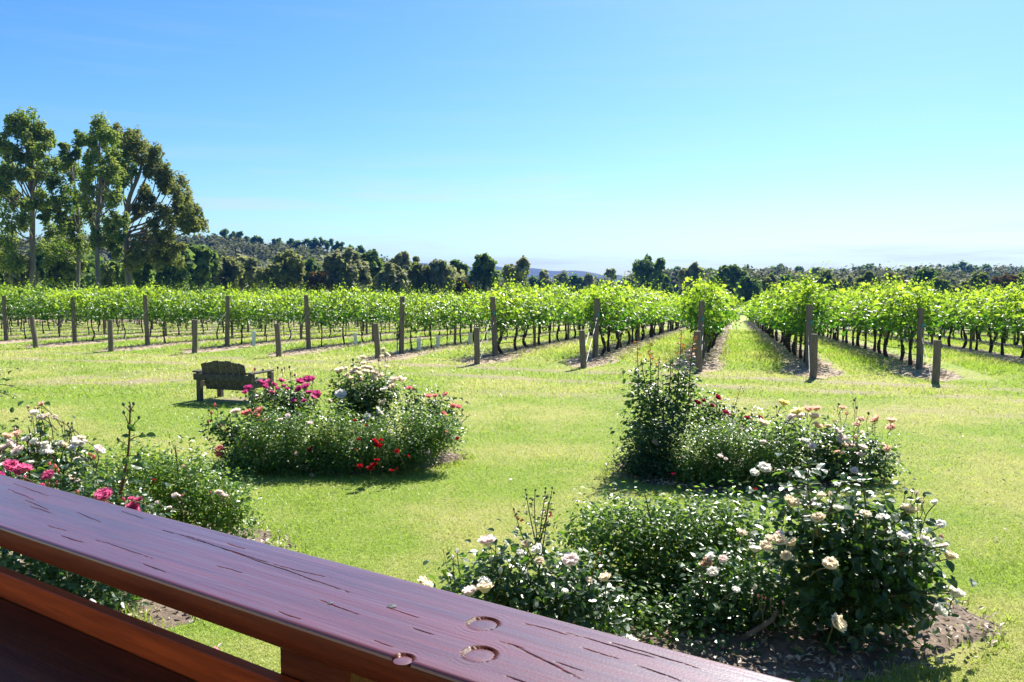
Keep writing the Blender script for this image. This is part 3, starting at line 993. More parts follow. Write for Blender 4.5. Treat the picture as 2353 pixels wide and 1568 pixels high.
# --- line posts along the rows
pm = [post_mesh("line_post", 1.78, .052) for _ in range(2)]
stuff_posts = Geo()
n_line = 0
for i, st in rows:
    for k in range(1, 17):
        s = 6.6 * k - 1.2
        p = rowpt(i, st, s)
        if s < 42 and abs((p[0]) / p[1]) < .66:
            o = link("line_post", pm[k % 2], None, p)
            o.rotation_euler = (rng.normal(0, .02), rng.normal(0, .02), rng.uniform(0, 6))
            tag(o, "slim timber post, %s along %s" % (ORD[k - 1], ("the row behind " if 0 <= i < 11 else "") + row_name(i)), "post", "line posts of " + row_name(i))
            n_line += 1
        else:
            V, F = tube([p + [0, 0, -.1], p + [0, 0, 1.78]], .052, 6)
            stuff_posts.add(V, F)
tag(stuff_posts.obj("distant_line_posts", M['post']), "distant line posts deep in the vineyard rows", kind="stuff")

# --- wires and drip hoses
for i, st in rows:
    if i < -3 or i > 13: continue
    G = Geo()
    for hh, off in ((1.02, 0), (1.38, .06), (1.72, -.06)):
        pts = np.array([rowpt(i, st, s, off) + [0, 0, hh] for s in np.concatenate([[0], np.arange(3, 48, 6.0)])])
        G.add(*tube(pts, .004, 4))
    tag(G.obj("trellis_wire", M['wire']), "thin trellis wires behind %s" % row_name(i) if 0 <= i < 11 else "thin trellis wires of %s" % row_name(i), "wire", "trellis wires of " + row_name(i))
    ss = np.arange(-.2, 60, .6)
    pts = np.array([rowpt(i, st, s, .05 * math.sin(s * 1.3 + i)) + [0, 0, .40 + .035 * math.sin(s * 2.1 + i * 2) - .02 * math.sin(s * .9)] for s in ss])
    pts = np.vstack([[pts[0] - [0, 0, .38]], pts])
    tag(Geo().add(*tube(pts, .012, 5)).obj("drip_hose", M['hose'], smooth=True), "black drip hose behind %s" % row_name(i) if 0 <= i < 11 else "black drip hose of %s" % row_name(i), "hose", "drip hoses of " + row_name(i))


# --- vines
def vine_foliage(n, size, lod=0, seed=0):
    """leaves of one vine; x runs along the row"""
    r = np.random.default_rng(seed)
    x = r.uniform(-1.0, 1.0, n)
    z = .84 + 1.18 * r.beta(1.55, 1.25, n)
    wid = .17 + .23 * np.sin(np.clip((z - .8) / 1.3, 0, 1) * math.pi)
    y = r.normal(0, 1, n) * wid
    lump = .10 * np.sin(x * 5 + seed) + .08 * np.sin(x * 9 + 2 * seed)
    z = z + lump * (z > 1.5) + .16 * (z < 1.25) * np.sin(x * 6 + seed)
    P = [np.stack([x, y, z], 1)]
    Nn = [np.stack([r.normal(0, .5, n), np.sign(y) * .5 + r.normal(0, .5, n), .55 + r.normal(0, .5, n)], 1)]
    sz = [size * r.uniform(.6, 1.15, n)]
    # tint: leaves lighter towards the top, darker low down
    tt = [np.clip((z - 1.05) / 1.0 * .8 + r.normal(.02, .2, n), 0, 1)]
    G = Geo()
    shoots = 13 if lod == 0 else 7
    for k in range(shoots):
        x0 = r.uniform(-1, 1); y0 = r.normal(0, .12)
        side = r.uniform() < .3
        ln = r.uniform(.25, .70) if r.uniform() < .75 else r.uniform(.7, 1.05)
        dirv = np.array([r.normal(0, .3), r.normal(0, .28), 1.0]) if not side else np.array([r.normal(0, .4), r.choice([-1, 1]) * 1.0, .15])
        t = np.linspace(0, 1, 9)
        base = np.array([x0, y0 if not side else np.sign(dirv[1]) * .2, 1.75 if not side else r.uniform(1.05, 1.7)])
        pth = base + np.outer(t * ln, dirv) + np.outer(t ** 2, np.array([0, 0, -.10 if not side else -.45]) * ln)
        if lod == 0:
            G.add(*tube(pth[::2], np.linspace(.006, .002, 5), 3, cap=False), .8)
        q = pth + r.normal(0, .035, pth.shape)
        P.append(q); Nn.append(np.stack([r.normal(0, .6, 9), r.normal(0, .6, 9), np.full(9, .5)], 1))
        sz.append(size * np.linspace(.85, .35, 9)); tt.append(np.full(9, .75) + r.normal(0, .15, 9))
    for _h in range([1, 0, 2][seed % 3]):           # a shoot that hangs to the ground
        k = 14
        q = np.stack([np.full(k, r.uniform(-.6, .6)) + r.normal(0, .08, k), r.normal(0, .12, k), np.linspace(1.0, r.uniform(.35, .7), k)], 1)
        P.append(q); Nn.append(r.normal(0, 1, (k, 3))); sz.append(size * np.full(k, .7)); tt.append(np.full(k, .2))
    P, Nn, sz, tt = np.vstack(P), np.vstack(Nn), np.concatenate(sz), np.clip(np.concatenate(tt), 0, 1)
    V, F, T = leaves(P, Nn, sz, T_VINE if lod == 0 else T_CARD, tint=tt, spin=r.uniform(0, 6.28, len(P)))
    G.add(V, F, T)
    return G


def vine_trunk(seed, thick=1.0):
    r = np.random.default_rng(seed + 100)
    G = Geo()
    bend = r.normal(0, .13) * (.5 if thick < 1 else 1); b2 = r.normal(0, .07) * (.5 if thick < 1 else 1)
    pth = bez([[r.normal(0, .08), 0, -.05], [r.normal(0, .05) + bend * .6, b2, .28], [bend, b2 * .5, .58], [bend * .3, 0, .86], [0, 0, 1.0]], 4)
    rad = np.linspace(.034, .024, len(pth)) * thick * (1 + .18 * r.normal(0, 1, len(pth)))
    rad[0] *= 1.3
    G.add(*tube(pth, rad, 7))
    for sg in (-1, 1):
        arm = bez([[0, 0, .96], [sg * .25, 0, 1.04], [sg * .85, r.normal(0, .03), 1.03]], 4)
        G.add(*tube(arm, np.linspace(.022, .012, len(arm)) * thick, 6))
    return G


NV = 9
fol = [vine_foliage(820, .115, 0, k + 1).mesh("foliage", M['vine']) for k in range(NV)]
trk = [vine_trunk(k, .8 if k < 5 else 1.35).mesh("trunk", M['vine_bark'], smooth=True) for k in range(NV + 1)]
SP_V = 1.75
cand = []
for i, st in rows:
    for k in range(int((ROWLEN - 2) / SP_V)):
        s = .95 + SP_V * k
        p = rowpt(i, st, s, rng.normal(0, .03))
        inview = abs(p[0] / p[1]) < .66
        cand.append((np.hypot(p[0], p[1]) + (0 if inview else 500), i, k, s, p, inview))
cand.sort(key=lambda c: c[0])
near_v = [c for c in cand if c[5]][:300]
nearset = {(c[1], c[2]) for c in near_v}
for d, i, k, s, p, _ in near_v:
    o = empty("grapevine", p, ROT + (math.pi if rng.uniform() < .5 else 0))
    sc = rng.uniform(.90, 1.09) * (1.0 if i < 6 else 1.08)
    o.scale = (rng.uniform(.85, 1.1), rng.uniform(.8, 1.15) if i < 6 else rng.uniform(1.1, 1.4), sc)
    if k == 0 and 0 <= i < 11:
        lab = "leafy grapevine nearest %s" % row_name(i)
        tag(o, lab, "vine", "grapevines in the row of " + row_name(i))
    else:
        tag(o, "leafy grapevine, %s behind %s" % (ORD[k], row_name(i)) if 0 <= i < 11 else "leafy grapevine, %s along %s" % (ORD[k], row_name(i)), "vine", "grapevines in the row of " + row_name(i))
    t = link("trunk", trk[rng.integers(0, 5) if i < 6 else rng.integers(5, NV + 1)], o)
    f = link("foliage", fol[rng.integers(0, NV)], o)
    f["kind"] = "stuff"
G, GT = Geo(), Geo()
far_f = [(vine_foliage(150, .21, 1, k + 40), vine_foliage(70, .30, 2, k + 60)) for k in range(5)]
far_t = [vine_trunk(k + 30, 1.0) for k in range(4)]
cr, sr = math.cos(ROT), math.sin(ROT)
RM = np.array([[cr, -sr, 0], [sr, cr, 0], [0, 0, 1]])
for d, i, k, s, p, inv in cand:
    if (i, k) in nearset: continue
    if not inv and abs(p[0] / p[1]) > .85: continue
    src = far_f[rng.integers(0, 5)][0 if d % 500 < 75 else 1]
    V = np.concatenate(src.V)
    off = 0
    V2 = V @ RM.T + p
    G.add(V2, src.F, np.concatenate(src.T))
    if d % 500 < 80:
        V, F = tube([p + [0, 0, -.05], p + [rng.normal(0, .08), 0, .5], p + [0, 0, 1.0]], .028, 5, cap=False)
        GT.add(V, F)
o = G.obj("distant_vine_foliage", M['vine'])
tag(o, "sunlit green foliage of the distant vine rows", kind="stuff")
tag(GT.obj("distant_vine_trunks", M['vine_bark']), "dark trunks of the distant vines", kind="stuff")

# white plastic guards on young vines
guards = [(583, 796, 762, 8, -.05, "white vine guard in the row behind the third stay post"), (818, 795, 765, 7, .06, "pale vine guard furthest back, left of the fifth short post"),
          (963, 808, 777, 9, .02, "upright white vine guard just right of the post with the riser pipe"),
          (1006, 801, 771, 8, -.04, "white vine guard, middle one of three right of the riser pipe"),
          (1079, 792, 765, 8, -.10, "leaning white vine guard next to the sixth short stay post")]
for u, vb, vt, w, lean, lab in guards:
    p = gp(u, vb)
    for _ in range(4):
        p = gp(u, vb, float(ground_z(p[0], p[1])) + .03)
    h = at(u, vt, p[1])[2] - p[2]
    r_ = px(w, p[1]) / 2
    G = Geo()
    V, F = boxgeo((r_ * 2, r_ * 1.6, h), (0, 0, h / 2), bevel=r_ * .3)
    G.add(V, F)
    o = G.obj("vine_guard", M['guard'], None, loc=p)
    o.rotation_euler = (0, -lean, .3)
    tag(o, lab, "vine guard", "white vine guards")

# ------------------------------------------------------------------ bench
bl, br = gp(460, 921), gp(579, 928)
wd = (br - bl)[:2]; W_ = float(np.linalg.norm(wd)); wd = wd / W_
bo = empty("garden_bench", (bl[0], bl[1], float(ground_z(bl[0], bl[1]))), math.atan2(wd[1], wd[0]))
tag(bo, "weathered dark timber bench with arched slatted back facing the vines", "bench")


def bpart(name, size, loc, rot=None, bev=.008, geo=None):
    G = Geo(); G.add(*boxgeo(size, loc, rot, bev)); return G.obj(name, M['bench'], bo)


for x in (0, W_):
    bpart("leg", (.10, .10, .60), (x, 0, .30))
    bpart("leg", (.10, .10, .57), (x, .62, .285))
    bpart("armrest", (.14, .74, .04), (x + (-.02 if x == 0 else .02), .26, .605))
    bpart("side_rail", (.045, .52, .10), (x, .31, .34))
tilt = Matrix.Rotation(R(14), 3, 'X')
bpart("back_rail", (W_ + .16, .045, .13), (W_ / 2, -.075, .50))
bpart("seat_rail", (W_ - .11, .045, .10), (W_ / 2, .60, .36))
nsl = 7
for k in range(nsl):
    x0 = .10 + (W_ - .2) * (k + .5) / nsl
    e = (k + .5) / nsl * 2 - 1
    ht = .62 - .09 * e * e + .015 * (k % 2 == 0)
    sw = (W_ - .2) / nsl - .012
    rot = Matrix.Rotation(R(16), 3, 'X')
    V, F = boxgeo((sw, .026, ht), (0, 0, ht / 2), None, .006)
    top = V[:, 2] > ht - .02
    V[top, 2] -= (V[top, 0] / sw) * .05 * e
    V = V @ np.array(rot).T + np.array([x0, .075, .24])
    G = Geo(); G.add(V, F); G.obj("back_slat", M['bench'], bo)
for k in range(5):
    G = Geo(); G.add(*boxgeo((W_ - .12, .095, .026), (W_ / 2, .17 + .105 * k, .40 + .006 * k), None, .006)); G.obj("seat_slat", M['bench'], bo)

# ------------------------------------------------------------------ roses
def petal(L, Wd, open_, curl, cup, nu=4, nv=4, rr=None):
    """one petal rooted at the origin, leaning out along +y"""
    t = np.linspace(0, 1, nv + 1); w = np.linspace(-1, 1, nu + 1)
    tt, ww = np.meshgrid(t, w, indexing='ij')
    prof = np.sin(np.clip(tt * .86 + .10, 0, 1) * math.pi * .62) ** .8
    x = ww * Wd * prof * .5
    ang = open_ * (tt ** .8) + curl * tt ** 3
    # integrate along the petal
    da = np.cumsum(np.sin(ang), 0) * L / (nv + 1); dz = np.cumsum(np.cos(ang), 0) * L / (nv + 1)
    y = da - da[:1]; z = dz - dz[:1]
    y = y - cup * ww ** 2 * Wd * (.35 + .3 * tt)
    z = z + .10 * L * ww ** 2 * tt - .05 * L * np.cos(ww * 3) * tt
    V = np.stack([x, y, z], -1).reshape(-1, 3)
    n = nu + 1
    i_ = (np.arange(nv)[:, None] * n + np.arange(nu)[None]).ravel()
    return V, np.stack([i_, i_ + 1, i_ + n + 1, i_ + n], 1)


def bloom_geo(seed, openness=1.0, n_out=6, skip_outer=False, simple=False):
    """a full rose, unit diameter, facing +z"""
    r = np.random.default_rng(seed)
    G = Geo(); outer = []
    rings = [(n_out, .52, .66, .98, .75, .02), (n_out, .52, .64, .74, .35, .03), (6, .50, .58, .48, -.05, .05), (5, .47, .50, .28, -.35, .06), (5, .42, .40, .12, -.45, .08), (3, .38, .28, .02, -.5, .1)]
    if simple: rings = [rings[0], rings[1], rings[3], rings[4]]
    for q, (n, L, Wd, op, cu, cup) in enumerate(rings):
        for k in range(n):
            a = 2 * math.pi * (k + .5 * (q % 2) + r.normal(0, .10)) / n
            V, F = petal(L * r.uniform(.9, 1.08), Wd * r.uniform(.95, 1.2), op * openness * r.uniform(.9, 1.1), cu + r.normal(0, .15), .28 if q > 1 else .12, 3 if simple else 4, 3 if simple else 4)
            V[:, 1] += .02 + .008 * (5 - q)
            c, s = math.cos(a), math.sin(a)
            V = np.stack([V[:, 0] * c - V[:, 1] * s, V[:, 0] * s + V[:, 1] * c, V[:, 2]], 1)
            t = np.clip(np.full(len(V), .85 - .13 * q) + r.normal(0, .08), 0, 1)
            if q == 0 and skip_outer:
                outer.append((V, F, t))
            else:
                G.add(V, F, t)
    # calyx below
    return G, outer


def bud_geo(seed, green=.5):
    G = Geo()
    pth = np.array([[0, 0, 0], [0, 0, .15], [0, 0, .4], [0, 0, .7], [0, 0, .95], [0, 0, 1.05]])
    G.add(*tube(pth, [.08, .26, .36, .30, .14, .02], 8), .6, 0)
    for k in range(5):
        a = k * 2 * math.pi / 5
        V = np.array([[-.12, 0, .02], [.12, 0, .02], [.10, .22, .35], [-.10, .22, .35], [0, .34, .75 + .1 * (k % 2)]])
        V[:, 1] += .13
        c, s = math.cos(a), math.sin(a)
        V = np.stack([V[:, 0] * c - V[:, 1] * s, V[:, 0] * s + V[:, 1] * c, V[:, 2]], 1)
        G.add(V, [np.array([[0, 1, 2, 3]]), np.array([[3, 2, 4]])], .5, 1)
    return G


_bloom_cache, _bud_cache = {}, {}


def bloom_mesh(col, var, simple):
    k = (col, var, simple)
    if k not in _bloom_cache:
        G, out = bloom_geo(var * 7 + 3, [1.0, .8, 1.12, .9][var % 4], 6, skip_outer=not simple, simple=simple)
        om = []
        for V, F, t in out:
            om.append(Geo().add(V, F, t).mesh("petal", PET[col], smooth=True))
        _bloom_cache[k] = (G.mesh("bloom", PET[col], smooth=True), om)
    return _bloom_cache[k]


def bud_mesh(col):
    if col not in _bud_cache:
        _bud_cache[col] = bud_geo(1).mesh("bud", [PET[col] if col in PET else M['bud'], M['bud']], smooth=True)
    return _bud_cache[col]


def face_rot(d, spin):
    q = Vector(d).to_track_quat('Z', 'Y')
    return (q.to_matrix() @ Matrix.Rotation(spin, 3, 'Z')).to_euler()


leaf_parts_cache = {}


def leaf_part_mesh(mat, tpl_k, k):
    key = (mat.name, k)
    if key not in leaf_parts_cache:
        # a spray of one rose leaf: five leaflets on a stalk would be three; kept single so each leaf is its own piece
        G = Geo(); G.add(T_LEAF[0], T_LEAF[1], np.full(len(T_LEAF[0]), (k + .5) / 6)); leaf_parts_cache[key] = G.mesh("leaf", mat)
    return leaf_parts_cache[key]


TOCAM = np.array([0, -1.0, .35]); TOCAM /= np.linalg.norm(TOCAM)


def bush(name, label, cv, Yd, blobs, blooms=(), buds=(), leaf=.04, mat=None, dens=1.0, tpl=T_DIA, canes=10, n_parts=0, group=None, yk=.9,
         tint=.5, cane_mat=None, base_uv=None, sprigs=0, face=.85, petals=False):
    """cv(x, y) turns close-look coordinates into layout pixels; k = cv.k is pixels per unit.
    blobs: (x, y, rx, ry[, dy]) foliage masses, blooms: (x, y, size, colour[, dy])"""
    mat = mat or M['rose']
    bx = np.mean([cv(b[0], b[1])[0] for b in blobs]) if base_uv is None else base_uv
    base = at(bx, 900, Yd); base[2] = float(ground_z(base[0], base[1]))
    o = empty(name, base)
    tag(o, label, "rose bush", group)
    G = Geo()
    allP, allN, allS, allT = [], [], [], []
    tips = []
    for b in blobs:
        x, y, rx, ry = b[:4]
        dy = b[4] if len(b) > 4 else 0
        yy = Yd + dy
        c = at(*cv(x, y), yy)
        ax, az = px(rx * cv.k, yy), px(ry * cv.k, yy)
        ay = max(min(ax, .75), .5 * az) * yk
        # keep it above the soil
        area = 4 * math.pi * ((ax * ay) ** 1.6 / 3 + (ax * az) ** 1.6 / 3 + (ay * az) ** 1.6 / 3) ** (1 / 1.6)
        n = int(dens * area * 1.5 / (leaf * leaf * .42))
        d = sphere_pts(n)
        rad = 1 - np.abs(rng.normal(0, .20, n)) + .04
        lump = 1 + .12 * np.sin(d[:, 0] * 6 + x) * np.sin(d[:, 2] * 5 + y) + .10 * np.sin(d[:, 1] * 8 + d[:, 0] * 5 + x) + rng.normal(0, .05, n)
        P = c + d * np.array([ax, ay, az]) * (np.clip(rad, .15, 1.1) * lump)[:, None]
        # two thirds of the leaves gather into shoots' clusters, which leaves dark hollows between
        nc = max(6, int(area / .042))
        dc = sphere_pts(nc)
        pc = c + dc * np.array([ax, ay, az]) * rng.uniform(.62, 1.20, nc)[:, None]
        own = rng.integers(0, nc, n)
        gather = rng.uniform(0, 1, n) < .74
        sc_ = leaf * 1.2 + .042
        P[gather] = pc[own[gather]] + np.clip(rng.normal(0, 1, (gather.sum(), 3)), -1.7, 1.7) * np.array([sc_, sc_, sc_ * 1.15])
        d[gather] = dc[own[gather]]
        gz = ground_z(P[:, 0], P[:, 1])
        keep = P[:, 2] > gz + .03
        P, d = P[keep], d[keep]
        nr = d * .35 + np.array([0, -.12, face]) + rng.normal(0, .36, P.shape)
        allP.append(P); allN.append(nr)
        allS.append(leaf * rng.uniform(.5, 1.4, len(P)))
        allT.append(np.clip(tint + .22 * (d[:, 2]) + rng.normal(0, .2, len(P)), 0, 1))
        # upright sprigs with little leaves breaking the outline
        for _ in range(int(sprigs * (ax * ay) * 30) + (1 if sprigs else 0)):
            dd = sphere_pts(1)[0]; dd[2] = abs(dd[2]) * .8 + .2; dd /= np.linalg.norm(dd)
            p0 = c + dd * np.array([ax, ay, az]) * .9
            ln = rng.uniform(.08, .34) if rng.uniform() < .4 else rng.uniform(.06, .16)
            dv = np.array([dd[0] * .5 + rng.normal(0, .2), dd[1] * .5 + rng.normal(0, .2), 1.0]); dv /= np.linalg.norm(dv)
            t = np.linspace(0, 1, 5)
            pth = p0 + np.outer(t * ln, dv)
            G.add(*tube(pth, np.linspace(.0028, .0012, 5), 3, cap=False), .9, 1)
            kq = 5 + int(ln * 40)
            q = p0 + np.outer(rng.uniform(0, 1, kq) * ln, dv) + rng.normal(0, .012, (kq, 3))
            allP.append(q); allN.append(np.array([0, 0, .6]) + rng.normal(0, .6, (kq, 3))); allS.append(leaf * rng.uniform(.4, .8, kq)); allT.append(np.clip(rng.normal(.85, .12, kq), 0, 1))
            # a tiny green bud on top
            V, F = tube([pth[-1], pth[-1] + dv * .008, pth[-1] + dv * .018], [.001, .0045, .001], 5, cap=False)
            G.add(V, F, .6, 1)
        tips.append(c + np.array([0, 0, az * .5]))
    P, Nn, Sz, Tt = np.vstack(allP), np.vstack(allN), np.concatenate(allS), np.concatenate(allT)
    cpos = np.array([0, 0, CAM_H])
    blooms = [b if len(b) > 4 else (*b, rng.uniform(-.50, -.12) if petals else rng.uniform(-.40, -.05)) for b in blooms]
    drop = np.zeros(len(P), bool)
    for bq in blooms:       # a bloom stands clear of the leaves before it
        c_ = at(*cv(bq[0], bq[1]), Yd + bq[4]); dia_ = px(bq[2] * cv.k, Yd)
        ax_ = (cpos - c_) / np.linalg.norm(cpos - c_)
        q_ = P - c_; al = q_ @ ax_
        drop |= (al > -.5 * dia_) & (np.linalg.norm(q_ - al[:, None] * ax_, axis=1) < .56 * dia_) & (rng.uniform(0, 1, len(P)) < .92)
        sv_ = np.array(S[:]); al = q_ @ sv_
        drop |= (al > -.3 * dia_) & (al < .45) & (np.linalg.norm(q_ - al[:, None] * sv_, axis=1) < .5 * dia_) & (rng.uniform(0, 1, len(P)) < .85)
    P, Nn, Sz, Tt = P[~drop], Nn[~drop], Sz[~drop], Tt[~drop]
    if n_parts:
        score = (P @ TOCAM) + rng.normal(0, .10, len(P)) + Sz * 4
        idx = np.argsort(-score)[:n_parts]
        msk = np.ones(len(P), bool); msk[idx] = False
        A, B, NN = frames(Nn[idx], rng.uniform(0, 6.28, len(idx)))
        for q, j in enumerate(idx):
            lo = link("leaf", leaf_part_mesh(mat, 0, int(Tt[j] * 5.99)), o)
            m3 = Matrix((A[q], B[q], NN[q])).transposed()
            lo.location = tuple(P[j] - base); lo.rotation_euler = m3.to_euler(); lo.scale = (Sz[j],) * 3
        P, Nn, Sz, Tt = P[msk], Nn[msk], Sz[msk], Tt[msk]
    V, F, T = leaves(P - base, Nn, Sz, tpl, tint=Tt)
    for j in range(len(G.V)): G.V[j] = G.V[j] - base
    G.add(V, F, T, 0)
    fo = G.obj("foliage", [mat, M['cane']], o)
    fo["kind"] = "stuff"
    # canes from the root to the foliage masses and blooms
    for k in range(canes):
        tip = tips[k % len(tips)] + rng.normal(0, .10, 3) - base
        root = np.array([rng.normal(0, .07), rng.normal(0, .07), -.02])
        mid = root * .5 + tip * .5 + np.array([0, 0, .06])
        ce = Geo().add(*tube(bez([root, mid, tip], 5), np.linspace(.011, .005, 11), 6)).obj("cane", cane_mat or M['cane'], o, smooth=True)
    for bq in blooms:
        x, y, sz, col = bq[:4]
        dy = bq[4] if len(bq) > 4 else rng.uniform(-.30, .05)
        yy = Yd + dy
        c = at(*cv(x, y), yy)
        dia = px(sz * cv.k, yy) * 1.32
        simple = not petals
        me, om = bloom_mesh(col, int(rng.integers(0, 4)), simple)
        fdir = np.array([rng.normal(0, .4), rng.uniform(-.7, .3), rng.uniform(.7, 1.1)])
        bo_ = link("bloom", me, o)
        bo_.location = tuple(c - base - np.array(fdir) / np.linalg.norm(fdir) * dia * .18)
        bo_.scale = (dia,) * 3
        bo_.rotation_euler = face_rot(fdir, rng.uniform(0, 6))
        if len({b[3] for b in blooms}) > 1:
            bo_["label"] = "%s rose bloom" % {'cream': 'cream', 'white': 'white', 'peach': 'peach', 'blush': 'pale pink', 'yellow': 'yellow', 'pink': 'bright pink', 'magenta': 'magenta', 'coral': 'coral pink', 'red': 'red', 'crimson': 'dark red', 'faded': 'faded brown'}[col]
        for mm in om:
            po = link("petal", mm, bo_)
        # the flower stalk
        st_ = c - base
        low = st_ + np.array([rng.normal(0, .05), rng.uniform(.10, .28), -rng.uniform(.12, .22)])
        Geo().add(*tube(bez([st_ - np.array(fdir) * dia * .2, (st_ * .5 + low * .5) + np.array([0, .02, 0]), low], 3), .0035 if dia < .1 else .004, 5)).obj("stalk", cane_mat or M['cane'], o)
    for bq in buds:
        x, y, sz, col = bq[:4]
        yy = Yd + (bq[4] if len(bq) > 4 else rng.uniform(-.3, 0))
        c = at(*cv(x, y), yy)
        L_ = px(sz * cv.k, yy)
        b_ = link("bud", bud_mesh(col), o)
        fd = np.array([rng.normal(0, .2), rng.normal(0, .2), 1])
        b_.location = tuple(c - base - np.array([0, 0, L_ * .5])); b_.scale = (L_,) * 3; b_.rotation_euler = face_rot(fd, 0)
        st_ = c - base - np.array([0, 0, L_ * .5])
        Geo().add(*tube(bez([st_, st_ + [rng.normal(0, .01), .01, -.06], st_ + [rng.normal(0, .02), .02, -rng.uniform(.10, .2)]], 3), .0028, 4)).obj("stalk", cane_mat or M['cane'], o)
    return o, base


def tall_cane(o, base, cv, Yd, pts, leaves_at=(), r0=.008, mat=None, leaf=.06, red_top=0, n_leaf=0, lmat=None, top_bud=True):
    """a long upright shoot of a bush with its own leaves as parts"""
    P = np.array([at(*cv(x, y), Yd) for x, y in pts])
    pth = bez(P, 8)
    Geo().add(*tube(pth - base, np.linspace(r0, r0 * .4, len(pth)), 6)).obj("cane", mat or M['cane_red'], o, smooth=True)
    L = len(pth)
    for k in range(n_leaf):
        f = (k + .6) / n_leaf
        j = min(int((.12 + .86 * f) * (L - 1)), L - 1)
        red = f > 1 - red_top
        for q in range(3):
            d = np.array([rng.normal(0, 1), rng.normal(0, .7), rng.uniform(-.1, .5)]); d /= np.linalg.norm(d)
            sz = leaf * rng.uniform(.6, 1.1) * (1 - .35 * f)
            lo = link("leaf", leaf_part_mesh(M['red_leaf'] if red else (lmat or M['rose_big']), 0, int(rng.integers(0, 6))), o)
            nrm = np.array([rng.normal(0, .4), rng.normal(-.2, .4), 1.0])
            nrm = nrm - d * (nrm @ d); nrm /= np.linalg.norm(nrm)
            m3 = Matrix((np.cross(d, nrm), d, nrm)).transposed()
            lo.location = tuple(pth[j] - base + d * .012 + np.array([0, 0, rng.normal(0, .01)])); lo.rotation_euler = m3.to_euler(); lo.scale = (sz,) * 3
    if top_bud:
        for e in range(3):
            b_ = link("bud", bud_mesh('green'), o)
            q = pth[-1] + np.array([rng.normal(0, .02) * (e > 0), rng.normal(0, .01), -.03 * e])
            b_.location = tuple(q - base); b_.scale = (.018,) * 3; b_.rotation_euler = (rng.normal(0, .25), rng.normal(0, .25), 0)


def mkcv(x0, y0, k):
    def f(x, y): return x0 + x * k, y0 + y * k
    f.k = k
    return f


cA = mkcv(0, 861.7, .2931)
cB = mkcv(402.1, 775.5, .293)
cC = mkcv(1378.8, 746.8, .3174)
cD = mkcv(919.2, 1091.5, .3041)
cE = mkcv(1551.1, 1062.8, .3408)

# ---- round bed before the bench
bush("rose_bush", "magenta pink rose bush next to the bench end", cB, 11.5,
     [(690, 520, 130, 110), (860, 490, 150, 110), (1000, 520, 120, 90), (780, 650, 230, 140)],
     [(575, 395, 66, 'magenta'), (550, 430, 50, 'magenta'), (690, 360, 78, 'magenta'), (730, 345, 50, 'pink'), (780, 370, 50, 'magenta'), (835, 340, 55, 'magenta'), (855, 380, 40, 'magenta'),
      (1040, 330, 72, 'magenta'), (985, 345, 72, 'magenta'), (1075, 322, 50, 'pink'), (970, 405, 60, 'magenta'), (1025, 385, 66, 'magenta'), (1050, 432, 60, 'magenta'), (1110, 440, 64, 'magenta'),
      (1085, 470, 58, 'pink'), (760, 430, 50, 'pink'), (930, 497, 48, 'magenta'), (880, 402, 38, 'magenta'), (1012, 497, 40, 'magenta'), (1125, 462, 50, 'magenta'), (710, 385, 50, 'magenta'), (800, 400, 40, 'magenta')],
     [(625, 250, 26, 'magenta'), (805, 238, 24, 'green'), (895, 232, 24, 'green'), (940, 295, 24, 'magenta'), (690, 255, 20, 'green'), (840, 255, 20, 'green'), (905, 285, 20, 'green'), (740, 300, 20, 'green'), (860, 240, 18, 'green'), (650, 445, 24, 'pink')],
     leaf=.055, mat=M['rose'], dens=.75, tpl=T_LEAF, n_parts=60, tint=.35)
bush("rose_bush", "tall cream flowered rose bush at the back of the round bed", cB, 11.8,
     [(1440, 400, 190, 130), (1380, 520, 170, 130), (1560, 500, 170, 130), (1450, 620, 200, 140), (1640, 420, 120, 110)],
     [(1295, 255, 80, 'cream'), (1340, 242, 44, 'cream'), (1430, 250, 62, 'cream'), (1490, 240, 62, 'cream'), (1530, 242, 52, 'cream'), (1440, 282, 66, 'cream'), (1480, 202, 52, 'cream'), (1475, 156, 48, 'cream'),
      (1635, 100, 42, 'cream'), (1670, 136, 44, 'cream'), (1660, 228, 42, 'cream'), (1570, 278, 66, 'cream'), (1612, 296, 62, 'cream'), (1720, 330, 72, 'cream'), (1775, 325, 62, 'cream'), (1565, 322, 60, 'cream'),
      (1400, 270, 62, 'cream'), (1352, 292, 50, 'cream'), (1640, 410, 60, 'white'), (1300, 445, 88, 'white', -.45), (1630, 508, 66, 'cream'), (1600, 580, 80, 'white', -.5), (1510, 622, 60, 'white', -.5), (1705, 385, 60, 'cream'),
      (1220, 500, 50, 'cream', -.4), (1540, 268, 55, 'cream'), (1500, 268, 60, 'cream'), (1380, 320, 50, 'cream'), (1460, 330, 50, 'cream'), (1690, 350, 50, 'white'), (1625, 150, 38, 'cream')],
     [(1395, 175, 24, 'green'), (1600, 180, 22, 'green'), (1280, 270, 24, 'cream'), (1610, 235, 24, 'cream')],
     leaf=.050, mat=M['rose'], dens=.8, tpl=T_LEAF, n_parts=60, tint=.35)
